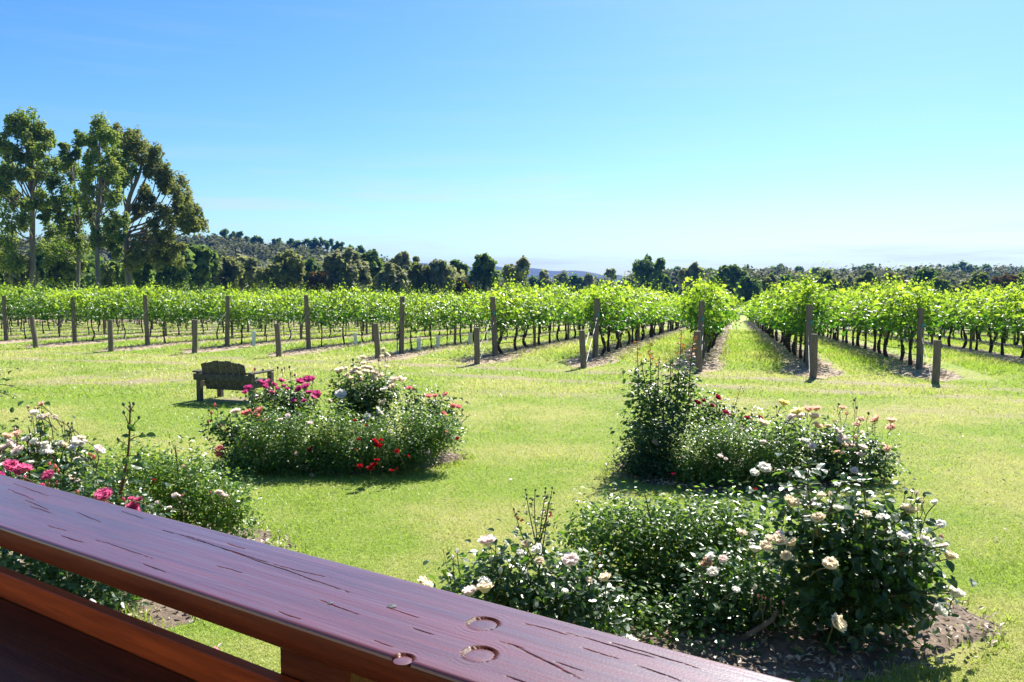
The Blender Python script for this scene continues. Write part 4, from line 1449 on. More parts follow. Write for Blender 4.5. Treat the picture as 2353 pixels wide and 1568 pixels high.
bush("rose_bush", "salmon pink rose bush leaning out at the left of the round bed", cB, 10.7,
     [(400, 720, 110, 70), (500, 760, 120, 110), (450, 860, 90, 110), (560, 900, 130, 150), (300, 680, 40, 60), (520, 1000, 140, 110)],
     [(475, 580, 76, 'blush'), (560, 592, 84, 'coral'), (660, 575, 86, 'coral'), (635, 612, 60, 'coral'), (345, 880, 66, 'coral'), (338, 915, 52, 'coral'), (710, 650, 50, 'magenta'), (350, 860, 50, 'coral')],
     [(285, 590, 30, 'coral'), (310, 530, 34, 'coral'), (330, 560, 26, 'green'), (270, 570, 24, 'green'), (260, 660, 30, 'coral'), (360, 690, 30, 'coral'), (240, 695, 26, 'white'), (400, 730, 24, 'coral')],
     leaf=.06, mat=M['rose'], dens=.6, tpl=T_LEAF, n_parts=80, tint=.25)
bush("rose_bush", "coral rose bush at the right end of the round bed", cB, 11.2,
     [(2050, 560, 110, 90), (2130, 640, 90, 80), (1900, 560, 120, 100), (2000, 690, 160, 110)],
     [(1835, 400, 50, 'coral'), (1990, 462, 56, 'coral'), (2040, 458, 50, 'coral'), (2120, 446, 50, 'coral'), (2180, 540, 68, 'coral'), (2225, 546, 48, 'coral'), (2110, 605, 56, 'coral'), (2120, 636, 40, 'blush'), (1870, 400, 30, 'coral')],
     [(2060, 420, 24, 'green'), (1850, 430, 22, 'green'), (2250, 570, 22, 'green')],
     leaf=.05, mat=M['rose'], dens=.7, tpl=T_LEAF, n_parts=40, tint=.4)
bush("rose_bush", "low glossy shrub rose with pale small blooms in the front left of the round bed", cB, 10.4,
     [(780, 800, 260, 200), (700, 960, 230, 150), (1020, 820, 230, 200), (980, 980, 260, 150), (600, 900, 130, 130)],
     [(950, 915, 46, 'blush'), (1060, 672, 44, 'blush'), (825, 645, 40, 'blush'), (885, 615, 42, 'blush'), (1070, 1040, 34, 'blush'), (1060, 875, 44, 'crimson'), (1075, 1080, 34, 'blush')],
     leaf=.037, mat=M['shrub'], dens=.9, canes=8, tint=.4, sprigs=1)
bush("rose_bush", "low glossy shrub rose with small scarlet blooms in the front right of the round bed", cB, 10.45,
     [(1330, 800, 240, 190), (1500, 900, 260, 180), (1380, 980, 240, 130), (1750, 780, 260, 200), (1700, 920, 240, 130), (1980, 760, 190, 170), (2080, 800, 120, 120), (1250, 900, 180, 170)],
     [(1570, 815, 52, 'red', -.75), (1615, 805, 34, 'red', -.75), (1590, 848, 58, 'red', -.75), (1612, 852, 40, 'red', -.75), (1440, 800, 30, 'red', -.7), (1740, 895, 40, 'red', -.75), (1585, 965, 46, 'red', -.8), (1560, 1000, 56, 'red', -.8),
      (1530, 1030, 60, 'red', -.8), (1420, 885, 22, 'red', -.8), (1830, 930, 26, 'red', -.7), (1700, 1045, 38, 'red', -.8), (1450, 1010, 48, 'red', -.8), (2215, 795, 34, 'red', -.1), (1410, 650, 32, 'red', -.2), (1495, 690, 22, 'red', -.3), (1740, 1030, 30, 'red', -.7),
      (2130, 740, 24, 'coral'), (1980, 905, 30, 'blush')],
     leaf=.037, mat=M['shrub'], dens=.9, canes=8, tint=.42, sprigs=1)

# ---- right bed with the tall canes
o, b = bush("rose_bush", "tall rose bush with red young shoots on high canes, left end of the right bed", cC, 10.5,
            [(290, 400, 55, 110), (380, 440, 50, 100), (560, 430, 70, 130), (640, 450, 55, 110), (330, 560, 130, 90), (540, 570, 150, 100), (450, 700, 230, 120), (350, 780, 160, 120)],
            [(395, 850, 46, 'blush', -.55), (415, 862, 36, 'blush', -.55)], leaf=.055, mat=M['rose'], dens=.62, tpl=T_LEAF, n_parts=140, tint=.3)
for pts, nl in (([(285, 560), (275, 330), (268, 100)], 15), ([(365, 560), (365, 330), (360, 120)], 14), ([(560, 500), (578, 260), (590, 45)], 17), ([(640, 520), (655, 300), (682, 55)], 17), ([(420, 560), (420, 400), (428, 240)], 9), ([(500, 500), (508, 400), (512, 250)], 9)):
    tall_cane(o, b, cC, 10.5 + rng.normal(0, .1), pts, n_leaf=nl, leaf=.07, red_top=.38 if nl > 10 else .2, r0=.009)
bush("rose_bush", "dense dark shrub rose at the foot of the tall canes", cC, 10.1,
     [(360, 850, 160, 160), (480, 900, 170, 180), (300, 1000, 150, 90), (430, 1040, 220, 100), (230, 1010, 130, 60)], [(525, 1080, 36, 'crimson', -.6)],
     leaf=.036, mat=M['rose'], dens=.85, canes=6, tint=.45)
o, b = bush("rose_bush", "dark red rose bush in the middle of the right bed", cC, 10.6,
            [(790, 640, 110, 110), (900, 720, 130, 90), (1040, 760, 110, 80), (820, 760, 130, 90)],
            [(853, 525, 52, 'crimson'), (705, 562, 50, 'crimson'), (748, 548, 34, 'crimson'), (910, 635, 46, 'crimson'), (1063, 672, 46, 'crimson'), (1160, 672, 42, 'crimson'), (1027, 755, 44, 'crimson', -.35), (810, 585, 38, 'crimson'),
             (935, 652, 26, 'crimson'), (1000, 712, 22, 'crimson'), (1100, 750, 24, 'crimson')], [(870, 585, 22, 'crimson'), (1100, 650, 20, 'crimson')],
            leaf=.045, mat=M['rose'], dens=.7, tpl=T_LEAF, n_parts=50, tint=.35)
tall_cane(o, b, cC, 10.5, [(955, 760), (975, 600), (1020, 450)], n_leaf=8, leaf=.05, red_top=.3, r0=.006)
bush("rose_bush", "wide glossy shrub rose without flowers filling the front of the right bed", cC, 9.75,
     [(820, 880, 190, 140), (1000, 920, 240, 150), (1230, 900, 190, 130), (900, 1050, 260, 140), (1150, 1060, 260, 150), (750, 1100, 220, 110), (1000, 1150, 250, 90), (640, 1020, 120, 130)],
     [(870, 950, 40, 'blush', -.6), (1180, 850, 50, 'blush', -.5), (1125, 1190, 28, 'red', -.75), (910, 972, 30, 'blush', -.6)], leaf=.037, mat=M['shrub'], dens=.9, canes=9, tint=.45, sprigs=1)
o, b = bush("rose_bush", "peach and yellow rose bush at the right end of the right bed", cC, 9.9,
            [(1380, 780, 130, 110), (1560, 860, 160, 120), (1750, 950, 190, 140), (1930, 960, 170, 160), (2030, 1020, 90, 140), (1650, 1080, 200, 120), (1880, 1110, 190, 120), (1500, 980, 180, 130)],
            [(1330, 565, 80, 'yellow'), (1425, 627, 92, 'yellow'), (1510, 610, 72, 'peach'), (1565, 605, 74, 'peach'), (1382, 668, 62, 'blush'), (1445, 658, 66, 'blush'), (1550, 662, 84, 'cream'), (1575, 728, 76, 'peach'), (1650, 730, 46, 'peach'),
             (1755, 600, 52, 'peach'), (1860, 720, 60, 'peach'), (1890, 685, 50, 'peach'), (1990, 685, 82, 'peach'), (2110, 692, 70, 'peach'), (2105, 740, 72, 'peach'), (1720, 770, 70, 'blush'), (1750, 825, 70, 'blush'), (1885, 780, 50, 'cream'), (1850, 816, 42, 'peach'),
             (1900, 885, 66, 'blush'), (1890, 940, 64, 'blush'), (1775, 870, 42, 'peach'), (1815, 866, 60, 'blush'), (1715, 920, 46, 'peach'), (1750, 926, 52, 'cream'), (2080, 900, 52, 'peach'), (2050, 870, 42, 'cream'), (1840, 1055, 58, 'blush', -.6), (1180, 710, 88, 'cream', -.2),
             (1535, 880, 58, 'blush', -.5), (1490, 840, 56, 'white', -.4)],
            [(1785, 640, 32, 'peach'), (1700, 700, 32, 'peach'), (1730, 575, 22, 'green'), (1840, 545, 22, 'green'), (1860, 600, 24, 'green'), (1945, 640, 24, 'green'), (1280, 590, 22, 'green')],
            leaf=.052, mat=M['rose'], dens=.7, tpl=T_LEAF, n_parts=90, tint=.3)
for pts in ([(1830, 950), (1835, 800), (1850, 540)], [(2000, 900), (1990, 800), (1985, 700)], [(1740, 900), (1745, 760), (1735, 580)]):
    tall_cane(o, b, cC, 9.75, pts, n_leaf=7, leaf=.05, r0=.0045)

# ---- front right bed, white roses
o, b = bush("rose_bush", "white rose bush with pink tinged blooms just beyond the railing", cD, 5.25,
            [(600, 920, 200, 160), (900, 880, 260, 190), (1250, 900, 260, 200), (1450, 980, 130, 220), (1000, 1040, 350, 150), (1350, 1150, 220, 120), (800, 700, 160, 110), (430, 900, 90, 90)],
            [(660, 505, 128, 'blush'), (185, 830, 128, 'cream', -.1), (530, 885, 112, 'blush', -.35), (640, 860, 128, 'cream', -.38), (635, 815, 90, 'white', -.3), (1040, 565, 96, 'white'), (950, 527, 70, 'cream'), (910, 590, 62, 'white'), (1055, 652, 72, 'cream'),
             (1290, 652, 128, 'blush'), (1550, 778, 92, 'cream'), (1425, 797, 52, 'cream'), (1245, 880, 52, 'white'), (1745, 1265, 116, 'white', -.4)],
            [(430, 572, 44, 'white'), (400, 622, 36, 'white'), (758, 722, 52, 'white'), (1470, 665, 30, 'cream'), (720, 500, 36, 'green'), (255, 860, 34, 'green'), (1310, 1110, 34, 'cream'), (1120, 1180, 30, 'green')],
            leaf=.054, mat=M['rose_big'], dens=.95, tpl=T_LEAF, n_parts=240, tint=.45, petals=True, sprigs=.4)
for pts, nl in (([(1062, 980), (1045, 600), (1018, 300), (1020, 130)], 7), ([(1045, 600), (990, 350), (948, 120)], 4), ([(1055, 700), (1100, 400), (1118, 220)], 6), ([(1050, 520), (1075, 300), (1100, 110)], 4), ([(1000, 640), (920, 450), (862, 270)], 6), ([(1045, 560), (1110, 300), (1150, 110)], 3)):
    tall_cane(o, b, cD, 5.2 + rng.normal(0, .04), pts, n_leaf=int(nl * 1.8), leaf=.044, red_top=.35 if nl == 6 else 0, r0=.0055)
bush("rose_bush", "glossy small leaved shrub rose between the two white rose bushes", cD, 6.2,
     [(1450, 420, 220, 150), (1700, 420, 240, 150), (2000, 420, 260, 170), (2250, 380, 260, 160), (1600, 620, 300, 200), (1950, 660, 320, 220), (2250, 600, 260, 200), (1750, 880, 280, 200, -.2), (2050, 900, 280, 200, -.2), (1700, 1080, 220, 160, -.6), (1950, 1120, 230, 160, -.65), (2150, 1080, 220, 170, -.5), (1850, 1280, 240, 110, -.8), (1500, 820, 200, 200, -.3), (2520, 380, 260, 170), (2560, 580, 260, 200), (2400, 800, 220, 180, -.2)],
     [(1500, 590, 28, 'red', -.6)], leaf=.042, mat=M['shrub'], dens=.85, canes=12, tint=.5, sprigs=1.1, tpl=T_DIA)
o, b = bush("rose_bush", "faded rose bush with woody base under the big leaved white rose", cE, 5.55,
            [(300, 760, 180, 120), (450, 850, 200, 160), (250, 950, 220, 160), (520, 1000, 190, 150), (350, 1100, 230, 120), (600, 1080, 130, 110), (150, 1080, 200, 140), (200, 1230, 240, 90, -.2), (700, 900, 150, 180)],
            [(235, 640, 76, 'white', -.5), (215, 672, 72, 'faded', -.52), (325, 655, 62, 'blush', -.5), (255, 742, 78, 'white', -.5), (195, 690, 50, 'faded', -.52), (410, 862, 56, 'white', -.55), (540, 846, 42, 'cream', -.5)],
            [(590, 910, 22, 'coral', -.55), (610, 912, 20, 'coral', -.55), (645, 920, 24, 'coral', -.55), (735, 945, 30, 'coral', -.5), (560, 900, 20, 'coral', -.55)],
            leaf=.046, mat=M['rose'], dens=.7, tpl=T_LEAF, n_parts=120, tint=.5, petals=True, cane_mat=M['woody'])
Geo().add(*tube(bez([b * 0 + [-.05, -.25, 0], at(*cE(480, 1170), 5.3) - b, at(*cE(640, 1070), 5.25) - b, at(*cE(690, 1000), 5.2) - b], 6), np.linspace(.024, .012, 19), 8)).obj("cane", M['woody'], o, smooth=True)
o, b = bush("rose_bush", "large leaved white rose bush at the far right of the front bed", cE, 5.35,
            [(1050, 430, 280, 150), (1350, 450, 280, 170), (1150, 640, 380, 190), (1500, 660, 230, 190), (1000, 830, 280, 190), (1350, 860, 340, 200), (850, 330, 160, 110), (1600, 780, 150, 130), (1150, 1000, 380, 150), (820, 600, 170, 130)],
            [(600, 42, 88, 'white', -.1), (535, 72, 60, 'white', -.1), (1580, 322, 116, 'cream', -.3), (1750, 270, 50, 'white', -.1), (1790, 420, 66, 'white', -.1), (965, 378, 92, 'cream', -.45), (785, 270, 100, 'cream', -.2), (985, 225, 62, 'cream'), (940, 272, 80, 'white'),
             (1045, 687, 104, 'cream', -.6), (1545, 502, 92, 'white', -.45), (1220, 372, 62, 'cream'), (1390, 372, 62, 'white'), (1680, 542, 96, 'white', -.2), (1815, 567, 64, 'blush', -.15), (1850, 632, 98, 'cream', -.2), (1895, 887, 110, 'white', -.3), (1785, 1002, 100, 'white', -.35),
             (1095, 1087, 120, 'cream', -.65), (450, 477, 72, 'cream', -.3), (615, 567, 82, 'cream', -.4), (700, 527, 96, 'cream', -.4), (705, 490, 62, 'blush', -.35), (790, 542, 80, 'cream', -.4), (540, 587, 78, 'white', -.35), (640, 517, 70, 'cream', -.35), (750, 632, 70, 'cream', -.4), (1100, 312, 70, 'white'), (1290, 352, 62, 'cream')],
            [(1660, 264, 44, 'cream'), (1625, 208, 44, 'cream'), (1550, 200, 34, 'green'), (1680, 215, 36, 'green'), (1795, 505, 46, 'faded'), (1745, 500, 40, 'green'), (1665, 425, 40, 'green'), (1600, 190, 30, 'green'), (875, 190, 40, 'white'), (1048, 215, 44, 'cream')],
            leaf=.070, mat=M['rose_big'], dens=.85, tpl=T_LEAF, n_parts=280, tint=.4, petals=True)
for pts, nl in (([(1000, 520), (860, 250), (720, 20)], 13), ([(960, 500), (900, 200), (905, -20)], 12), ([(1280, 500), (1285, 300), (1250, 60)], 9), ([(900, 700), (700, 620), (470, 480)], 8), ([(1400, 480), (1560, 330), (1650, 240)], 7), ([(1500, 620), (1680, 590), (1840, 560)], 6),
                ([(1450, 900), (1650, 890), (1870, 880)], 8), ([(1500, 960), (1650, 970), (1780, 960)], 7), ([(1000, 480), (1100, 180), (1230, 120)], 9)):
    tall_cane(o, b, cE, 5.1 + rng.normal(0, .08), pts, n_leaf=nl, leaf=.075, r0=.008, mat=M['cane'], top_bud=False)

# ---- left front bed
o, b = bush("rose_bush", "peach white rose bush at the left edge behind the railing", cA, 6.6,
            [(100, 620, 200, 130), (330, 640, 200, 120), (540, 650, 150, 110), (200, 780, 260, 140), (300, 470, 70, 120), (480, 800, 220, 140)],
            [(325, 232, 52, 'peach'), (270, 298, 66, 'white'), (320, 332, 60, 'white'), (372, 325, 60, 'cream'), (430, 333, 46, 'cream'), (60, 482, 78, 'peach'), (130, 466, 80, 'peach'), (200, 505, 62, 'white'), (80, 545, 96, 'blush'), (140, 600, 96, 'blush'),
             (615, 527, 112, 'white'), (640, 495, 60, 'cream'), (775, 592, 92, 'blush'), (470, 542, 66, 'white'), (362, 590, 90, 'white'), (270, 522, 62, 'white'), (505, 548, 52, 'cream'), (12, 650, 60, 'blush'), (605, 662, 52, 'blush'), (240, 692, 60, 'white'), (575, 822, 92, 'blush', -.4),
             (350, 540, 60, 'white'), (560, 575, 50, 'white'), (25, 575, 70, 'blush'), (390, 610, 60, 'white'), (300, 545, 50, 'white')],
            [(215, 250, 32, 'peach'), (272, 258, 26, 'peach'), (400, 497, 36, 'yellow'), (500, 370, 22, 'green'), (530, 380, 22, 'green'), (565, 378, 20, 'green'), (550, 425, 22, 'green'), (485, 400, 20, 'green'), (560, 445, 24, 'green'), (125, 430, 36, 'peach'), (145, 402, 30, 'green'), (530, 440, 20, 'green')],
            leaf=.048, mat=M['rose_big'], dens=.55, tpl=T_LEAF, n_parts=200, tint=.55, petals=True, cane_mat=M['cane_red'])
for pts in ([(300, 680), (280, 520), (255, 310)], [(310, 560), (330, 400), (325, 240)], [(120, 700), (130, 600), (130, 440)], [(480, 640), (530, 500), (560, 390)], [(590, 700), (605, 620), (615, 540)]):
    tall_cane(o, b, cA, 6.45 + rng.normal(0, .05), pts, n_leaf=6, leaf=.05, r0=.0042)
o, b = bush("rose_bush", "bright pink rose bush close behind the railing on the left", cA, 6.0,
            [(120, 830, 200, 80), (350, 880, 220, 90), (650, 960, 200, 110), (900, 1010, 220, 110), (300, 1010, 300, 150), (700, 1110, 320, 150), (1050, 1100, 180, 110)],
            [(85, 722, 118, 'pink'), (190, 737, 112, 'pink'), (130, 765, 66, 'pink'), (10, 782, 56, 'magenta'), (135, 842, 62, 'pink'), (380, 792, 102, 'pink'), (322, 892, 84, 'pink'), (815, 952, 136, 'pink'), (822, 1022, 62, 'pink'), (1040, 1052, 112, 'pink'), (1085, 982, 66, 'pink'), (1030, 972, 50, 'pink'),
             (220, 860, 50, 'coral'), (690, 1000, 40, 'pink')],
            [(210, 805, 46, 'pink'), (450, 852, 46, 'pink'), (975, 972, 44, 'pink'), (1120, 962, 44, 'coral'), (375, 700, 40, 'coral'), (430, 718, 40, 'coral'), (605, 920, 34, 'coral'), (740, 642, 42, 'coral'), (390, 852, 36, 'coral'), (455, 750, 30, 'coral'), (700, 620, 28, 'coral')],
            leaf=.055, mat=M['rose_big'], dens=.6, tpl=T_LEAF, n_parts=220, tint=.6, petals=True)
tall_cane(o, b, cA, 5.95, [(920, 1080), (975, 780), (1010, 560), (1022, 225)], n_leaf=0, r0=.013)
for x, y, dx, dy, sz in ((1010, 400, .5, -.4, .06), (1000, 480, -.9, .2, .05), (1040, 480, .6, .3, .05), (1110, 480, 1, 0, .05), (1170, 470, 1, -.1, .06), (930, 530, -.7, -.5, .055), (975, 540, -.3, -.6, .05), (1060, 650, .9, .1, .075), (1045, 710, .8, -.3, .075), (1000, 660, -.4, -.8, .06),
                         (880, 830, -.9, -.1, .075), (830, 835, -.9, -.3, .07), (950, 810, .2, .7, .06), (1030, 930, .3, -.8, .08), (1090, 940, .7, -.5, .07)):
    P0 = at(*cA(x - dx * 25, y + dy * 25), 5.93) - b
    d = np.array([dx, rng.normal(0, .3), dy]); d /= np.linalg.norm(d)
    nrm = np.array([rng.normal(0, .3), -.6, .8]); nrm -= d * (nrm @ d); nrm /= np.linalg.norm(nrm)
    lo = link("leaf", leaf_part_mesh(M['rose_big'], 0, int(rng.integers(1, 5))), o)
    lo.location = tuple(P0); lo.rotation_euler = Matrix((np.cross(d, nrm), d, nrm)).transposed().to_euler(); lo.scale = (sz * 1.25,) * 3
for x0, y0, x1, y1 in ((1012, 400, 975, 310), (1020, 440, 1085, 350), (1022, 300, 1048, 240), (1022, 300, 970, 245), (1010, 520, 1110, 480), (1005, 560, 930, 520), (1000, 640, 1080, 640)):
    p0, p1 = at(*cA(x0, y0), 5.95) - b, at(*cA(x1, y1), 5.95) - b
    Geo().add(*tube(bez([p0, (p0 + p1) / 2 + [0, 0, .01], p1], 4), np.linspace(.005, .003, 9), 5)).obj("stalk", M['cane'], o)
    bb = link("bud", bud_mesh('green'), o); bb.location = tuple(p1); bb.scale = (.03,) * 3; bb.rotation_euler = (rng.normal(0, .2), (x1 - x0) * .004, 0)
bush("rose_bush", "loose green shrub rose with tiny pale blooms right of the tall cane", cA, 7.2,
     [(900, 760, 220, 110), (1200, 720, 230, 110), (1450, 740, 210, 120), (1050, 880, 260, 120), (1350, 900, 260, 140), (1600, 900, 200, 120), (1500, 1060, 260, 150), (1750, 1050, 200, 130), (1850, 1180, 170, 120), (1300, 1060, 240, 120), (1650, 1200, 250, 120), (1850, 1000, 110, 130)],
     [(1370, 945, 50, 'blush', -.6), (1325, 1040, 46, 'blush', -.6), (1720, 915, 50, 'blush', -.5), (1740, 935, 44, 'blush', -.5), (1695, 925, 34, 'blush', -.5), (1770, 945, 36, 'blush', -.5), (1210, 825, 28, 'red', -.5), (1435, 715, 26, 'peach', -.4), (1230, 1000, 30, 'blush', -.6), (1430, 1195, 44, 'white', -.6), (1400, 945, 36, 'blush', -.6), (1920, 1330, 36, 'blush', -.4)],
     [(1430, 940, 20, 'coral', -.5), (1650, 920, 18, 'coral', -.5)],
     leaf=.038, mat=M['shrub'], dens=.66, canes=12, tint=.75, sprigs=1.6)
bush("rose_bush", "shaded rose foliage seen through the gap under the top rail", mkcv(0, 0, 1), 5.9,
     [(60, 1330, 110, 50), (200, 1370, 110, 50), (130, 1400, 150, 50), (280, 1400, 50, 30), (-60, 1340, 120, 70)], [], [(217, 1388, 26, 'blush', -.45), (170, 1373, 12, 'coral', -.45)],
     leaf=.055, mat=M['rose_big'], dens=.8, tpl=T_LEAF, n_parts=140, canes=6, tint=.5)
# the leafy branch that pokes in at the left edge
o, b = bush("rose_bush", "leafy branch poking in from the left edge before the dry patch", mkcv(0, 0, 1), 8.0,
            [(-40, 885, 40, 20)], [], [], leaf=.05, mat=M['rose'], dens=.6, tpl=T_LEAF, n_parts=20, canes=3, tint=.4)
for pts, nl in (([(-60, 890), (0, 884), (62, 897)], 12), ([(-40, 890), (10, 905), (40, 920)], 7)):
    tall_cane(o, b, mkcv(0, 0, 1), 7.95, pts, n_leaf=nl, leaf=.05, r0=.005, mat=M['cane'], top_bud=False)

# ------------------------------------------------------------------ grass blades
def grass_pts(n, dmin, dmax, pw):
    """points in the view fan, denser close by"""
    f = rng.uniform(0, 1, n)
    d = (dmin ** (1 - pw) + f * (dmax ** (1 - pw) - dmin ** (1 - pw))) ** (1 / (1 - pw))
    a = rng.uniform(-1.0, 1.0, n)
    return a * d, d


def grass(name, n, dmin, dmax, pw, hgt, wid, label):
    x, y = grass_pts(n, dmin, dmax, pw)
    bd, dt = bed_f(x, y), dirt_f(x, y)
    s = s_of(x, y)
    lat = x * LD[0] + y * LD[1]
    rowpos = (lat - _fl[1]) / GAP
    inrow = (np.abs(rowpos - np.round(rowpos)) * GAP < .68) & (s > -2.1)
    keep = (rng.uniform(0, 1, n) > np.maximum(bd * 1.3, dt * 1.0)) & ~(inrow & (rng.uniform(0, 1, n) < .93))
    x, y, s = x[keep], y[keep], s[keep]
    k = len(x)
    z = ground_z(x, y)
    dry = dry_f(x, y)
    tall = 1 + .9 * np.clip(sstep(-1, 2, s), 0, 1) + .6 * sstep(.62, .8, fbm(x * .9, y * .9, 91))
    h = hgt * rng.uniform(.45, 1.3, k) * tall * (y / 8) ** .35
    w = wid * rng.uniform(.7, 1.4, k) * np.maximum(y / 7, .8) ** .9
    a = rng.uniform(0, 2 * math.pi, k)
    lean = rng.uniform(.3, 1.6, k)
    la = rng.uniform(0, 2 * math.pi, k)
    b0 = np.stack([x, y, z - .004], 1)
    side = np.stack([np.cos(a), np.sin(a), np.zeros(k)], 1) * w[:, None] * .5
    tip = b0 + np.stack([np.cos(la) * lean * h, np.sin(la) * lean * h, h], 1)
    V = np.stack([b0 - side, b0 + side, tip], 1).reshape(-1, 3)
    F = np.arange(k * 3).reshape(-1, 3)
    t = np.clip(dry * .8 + rng.normal(.1, .18, k), 0, 1)
    o = Geo().add(V, F, np.repeat(t, 3)).obj(name, M['grass'])
    tag(o, label, kind="stuff")


grass("lawn_grass", 600000, 4.2, 17, 1.25, .024, .0065, "short mown grass of the lawn among the rose beds")
grass("vineyard_grass", 320000, 17, 62, 1.5, .035, .008, "rougher grass along the tracks and between the vine rows")
# long tufts round the bed edges
G = Geo()
for bx, by, rx, ry, a in BEDS:
    for _ in range(90):
        th = rng.uniform(0, 6.28); q = rng.normal(1.03, .04)
        ex, ey = rx * q * math.cos(th), ry * q * math.sin(th)
        c = np.array([bx + ex * math.cos(a) - ey * math.sin(a), by + ex * math.sin(a) + ey * math.cos(a)])
        k = 14
        P = c + rng.normal(0, .05, (k, 2)); h = rng.uniform(.03, .09, k)
        z = ground_z(P[:, 0], P[:, 1])
        b0 = np.column_stack([P, z]); aa = rng.uniform(0, 6.28, k)
        sd_ = np.stack([np.cos(aa), np.sin(aa), 0 * aa], 1) * .005
        tip = b0 + np.stack([rng.normal(0, .5, k) * h, rng.normal(0, .5, k) * h, h], 1)
        G.add(np.stack([b0 - sd_, b0 + sd_, tip], 1).reshape(-1, 3), np.arange(k * 3).reshape(-1, 3), np.repeat(rng.uniform(0, .6, k), 3))
c = gp(313, 1440)
k = 60
P = c[:2] + rng.normal(0, .06, (k, 2)); h = rng.uniform(.10, .2, k); b0 = np.column_stack([P, ground_z(P[:, 0], P[:, 1])]); aa = rng.uniform(0, 6.28, k)
sd_ = np.stack([np.cos(aa), np.sin(aa), 0 * aa], 1) * .005
G.add(np.stack([b0 - sd_, b0 + sd_, b0 + np.stack([rng.normal(0, .5, k) * h, rng.normal(0, .5, k) * h, h], 1)], 1).reshape(-1, 3), np.arange(k * 3).reshape(-1, 3), np.repeat(rng.uniform(0, .5, k), 3))
tag(G.obj("edge_grass", M['grass']), "long grass tufts round the edges of the rose beds", kind="stuff")

# straw and leaf litter
def litter(name, n, xy, size, mat, label, tpl=T_DIA, lift=.012, width=1.0):
    P = np.column_stack([xy, ground_z(xy[:, 0], xy[:, 1]) + lift])
    V, F, T = leaves(P, np.array([0, 0, 1.0]) + rng.normal(0, .35, (n, 3)), size * rng.uniform(.5, 1.4, n), tpl, width=width)
    tag(Geo().add(V, F, T).obj(name, mat), label, kind="stuff")


n = 9000
ri = rng.integers(0, 11, n); ss = rng.exponential(9, n) - 2.2; of = rng.normal(0, .28, n)
xy = np.array([ROW0[i] for i in ri]) + RD * ss[:, None] + LD * of[:, None]
litter("straw_litter", n, xy, .12, M['litter'], "dry straw and prunings on the vine row soil", lift=.06, width=.35)
bi = rng.integers(0, 4, 7000); th = rng.uniform(0, 6.28, 7000); q = np.sqrt(rng.uniform(0, 1.08, 7000))
xy = np.array([[BEDS[i][0] + BEDS[i][2] * a * math.cos(t), BEDS[i][1] + BEDS[i][3] * a * math.sin(t)] for i, t, a in zip(bi, th, q)])
litter("bed_litter", 7000, xy, .05, M['litter'], "dead leaves and bark mulch on the rose bed soil", lift=.055, width=.7)
xy = np.column_stack([rng.uniform(3.5, 13, 340), rng.uniform(7, 19.5, 340)])
xy = xy[np.abs(xy[:, 0] / xy[:, 1]) < .7]
litter("fallen_leaves", len(xy), xy, .055, M['litter'], "pale dry leaves scattered on the right side of the lawn", lift=.03, width=.8)

# single petals fallen on the lawn
pm_ = {c: Geo().add(*petal(1, 1.0, 1.3, .4, .2), .7).mesh("fallen_petal", PET[c], smooth=True) for c in ('pink', 'blush')}
for u, v, c, lab in ((424, 1490, 'pink', "bright pink petal lying on the grass under the top rail"), (510, 1490, 'blush', "pale pink petal on the grass right of the bright pink petal"), (445, 1437, 'blush', "pale petal on the soil under the rail"),
                     (1176, 1107, 'blush', "single pale pink petal on the open lawn between the beds"), (492, 1500, 'pink', "dark pink petal beside the pale petal on the grass")):
    p = gp(u, v)
    o = link("fallen_petal", pm_[c], None, (p[0], p[1], p[2] + .035))
    o.scale = (.04,) * 3; o.rotation_euler = (R(-70) + rng.normal(0, .3), rng.normal(0, .3), rng.uniform(0, 6))
    tag(o, lab, "petal", "fallen petals")

# ------------------------------------------------------------------ deck railing
rd = np.array([-.833, .554, 0]); rd /= np.linalg.norm(rd)       # along the rail, away to the left
rn = np.array([rd[1], -rd[0], 0])                                # outward
RH = .45                                                         # top of the rail below the eye
ztop = CAM_H - RH
D0, D1 = 1.612 * RH, 2.075 * RH
rail = empty("deck_railing", (0, 0, 0), 0)
rail.location = tuple(rn * D0)
rail.rotation_euler = (0, 0, math.atan2(rd[1], rd[0]))
tag(rail, "varnished red brown timber deck railing across the lower left corner", "railing")
# local frame: +x along the rail to the left, -y outward (rn), so y = -distance outward
_rs = math.atan2(rd[1], rd[0])


def to_local(p):
    q = np.asarray(p) - rn * D0
    return np.array([q @ rd, -(q @ rn), q[2]])


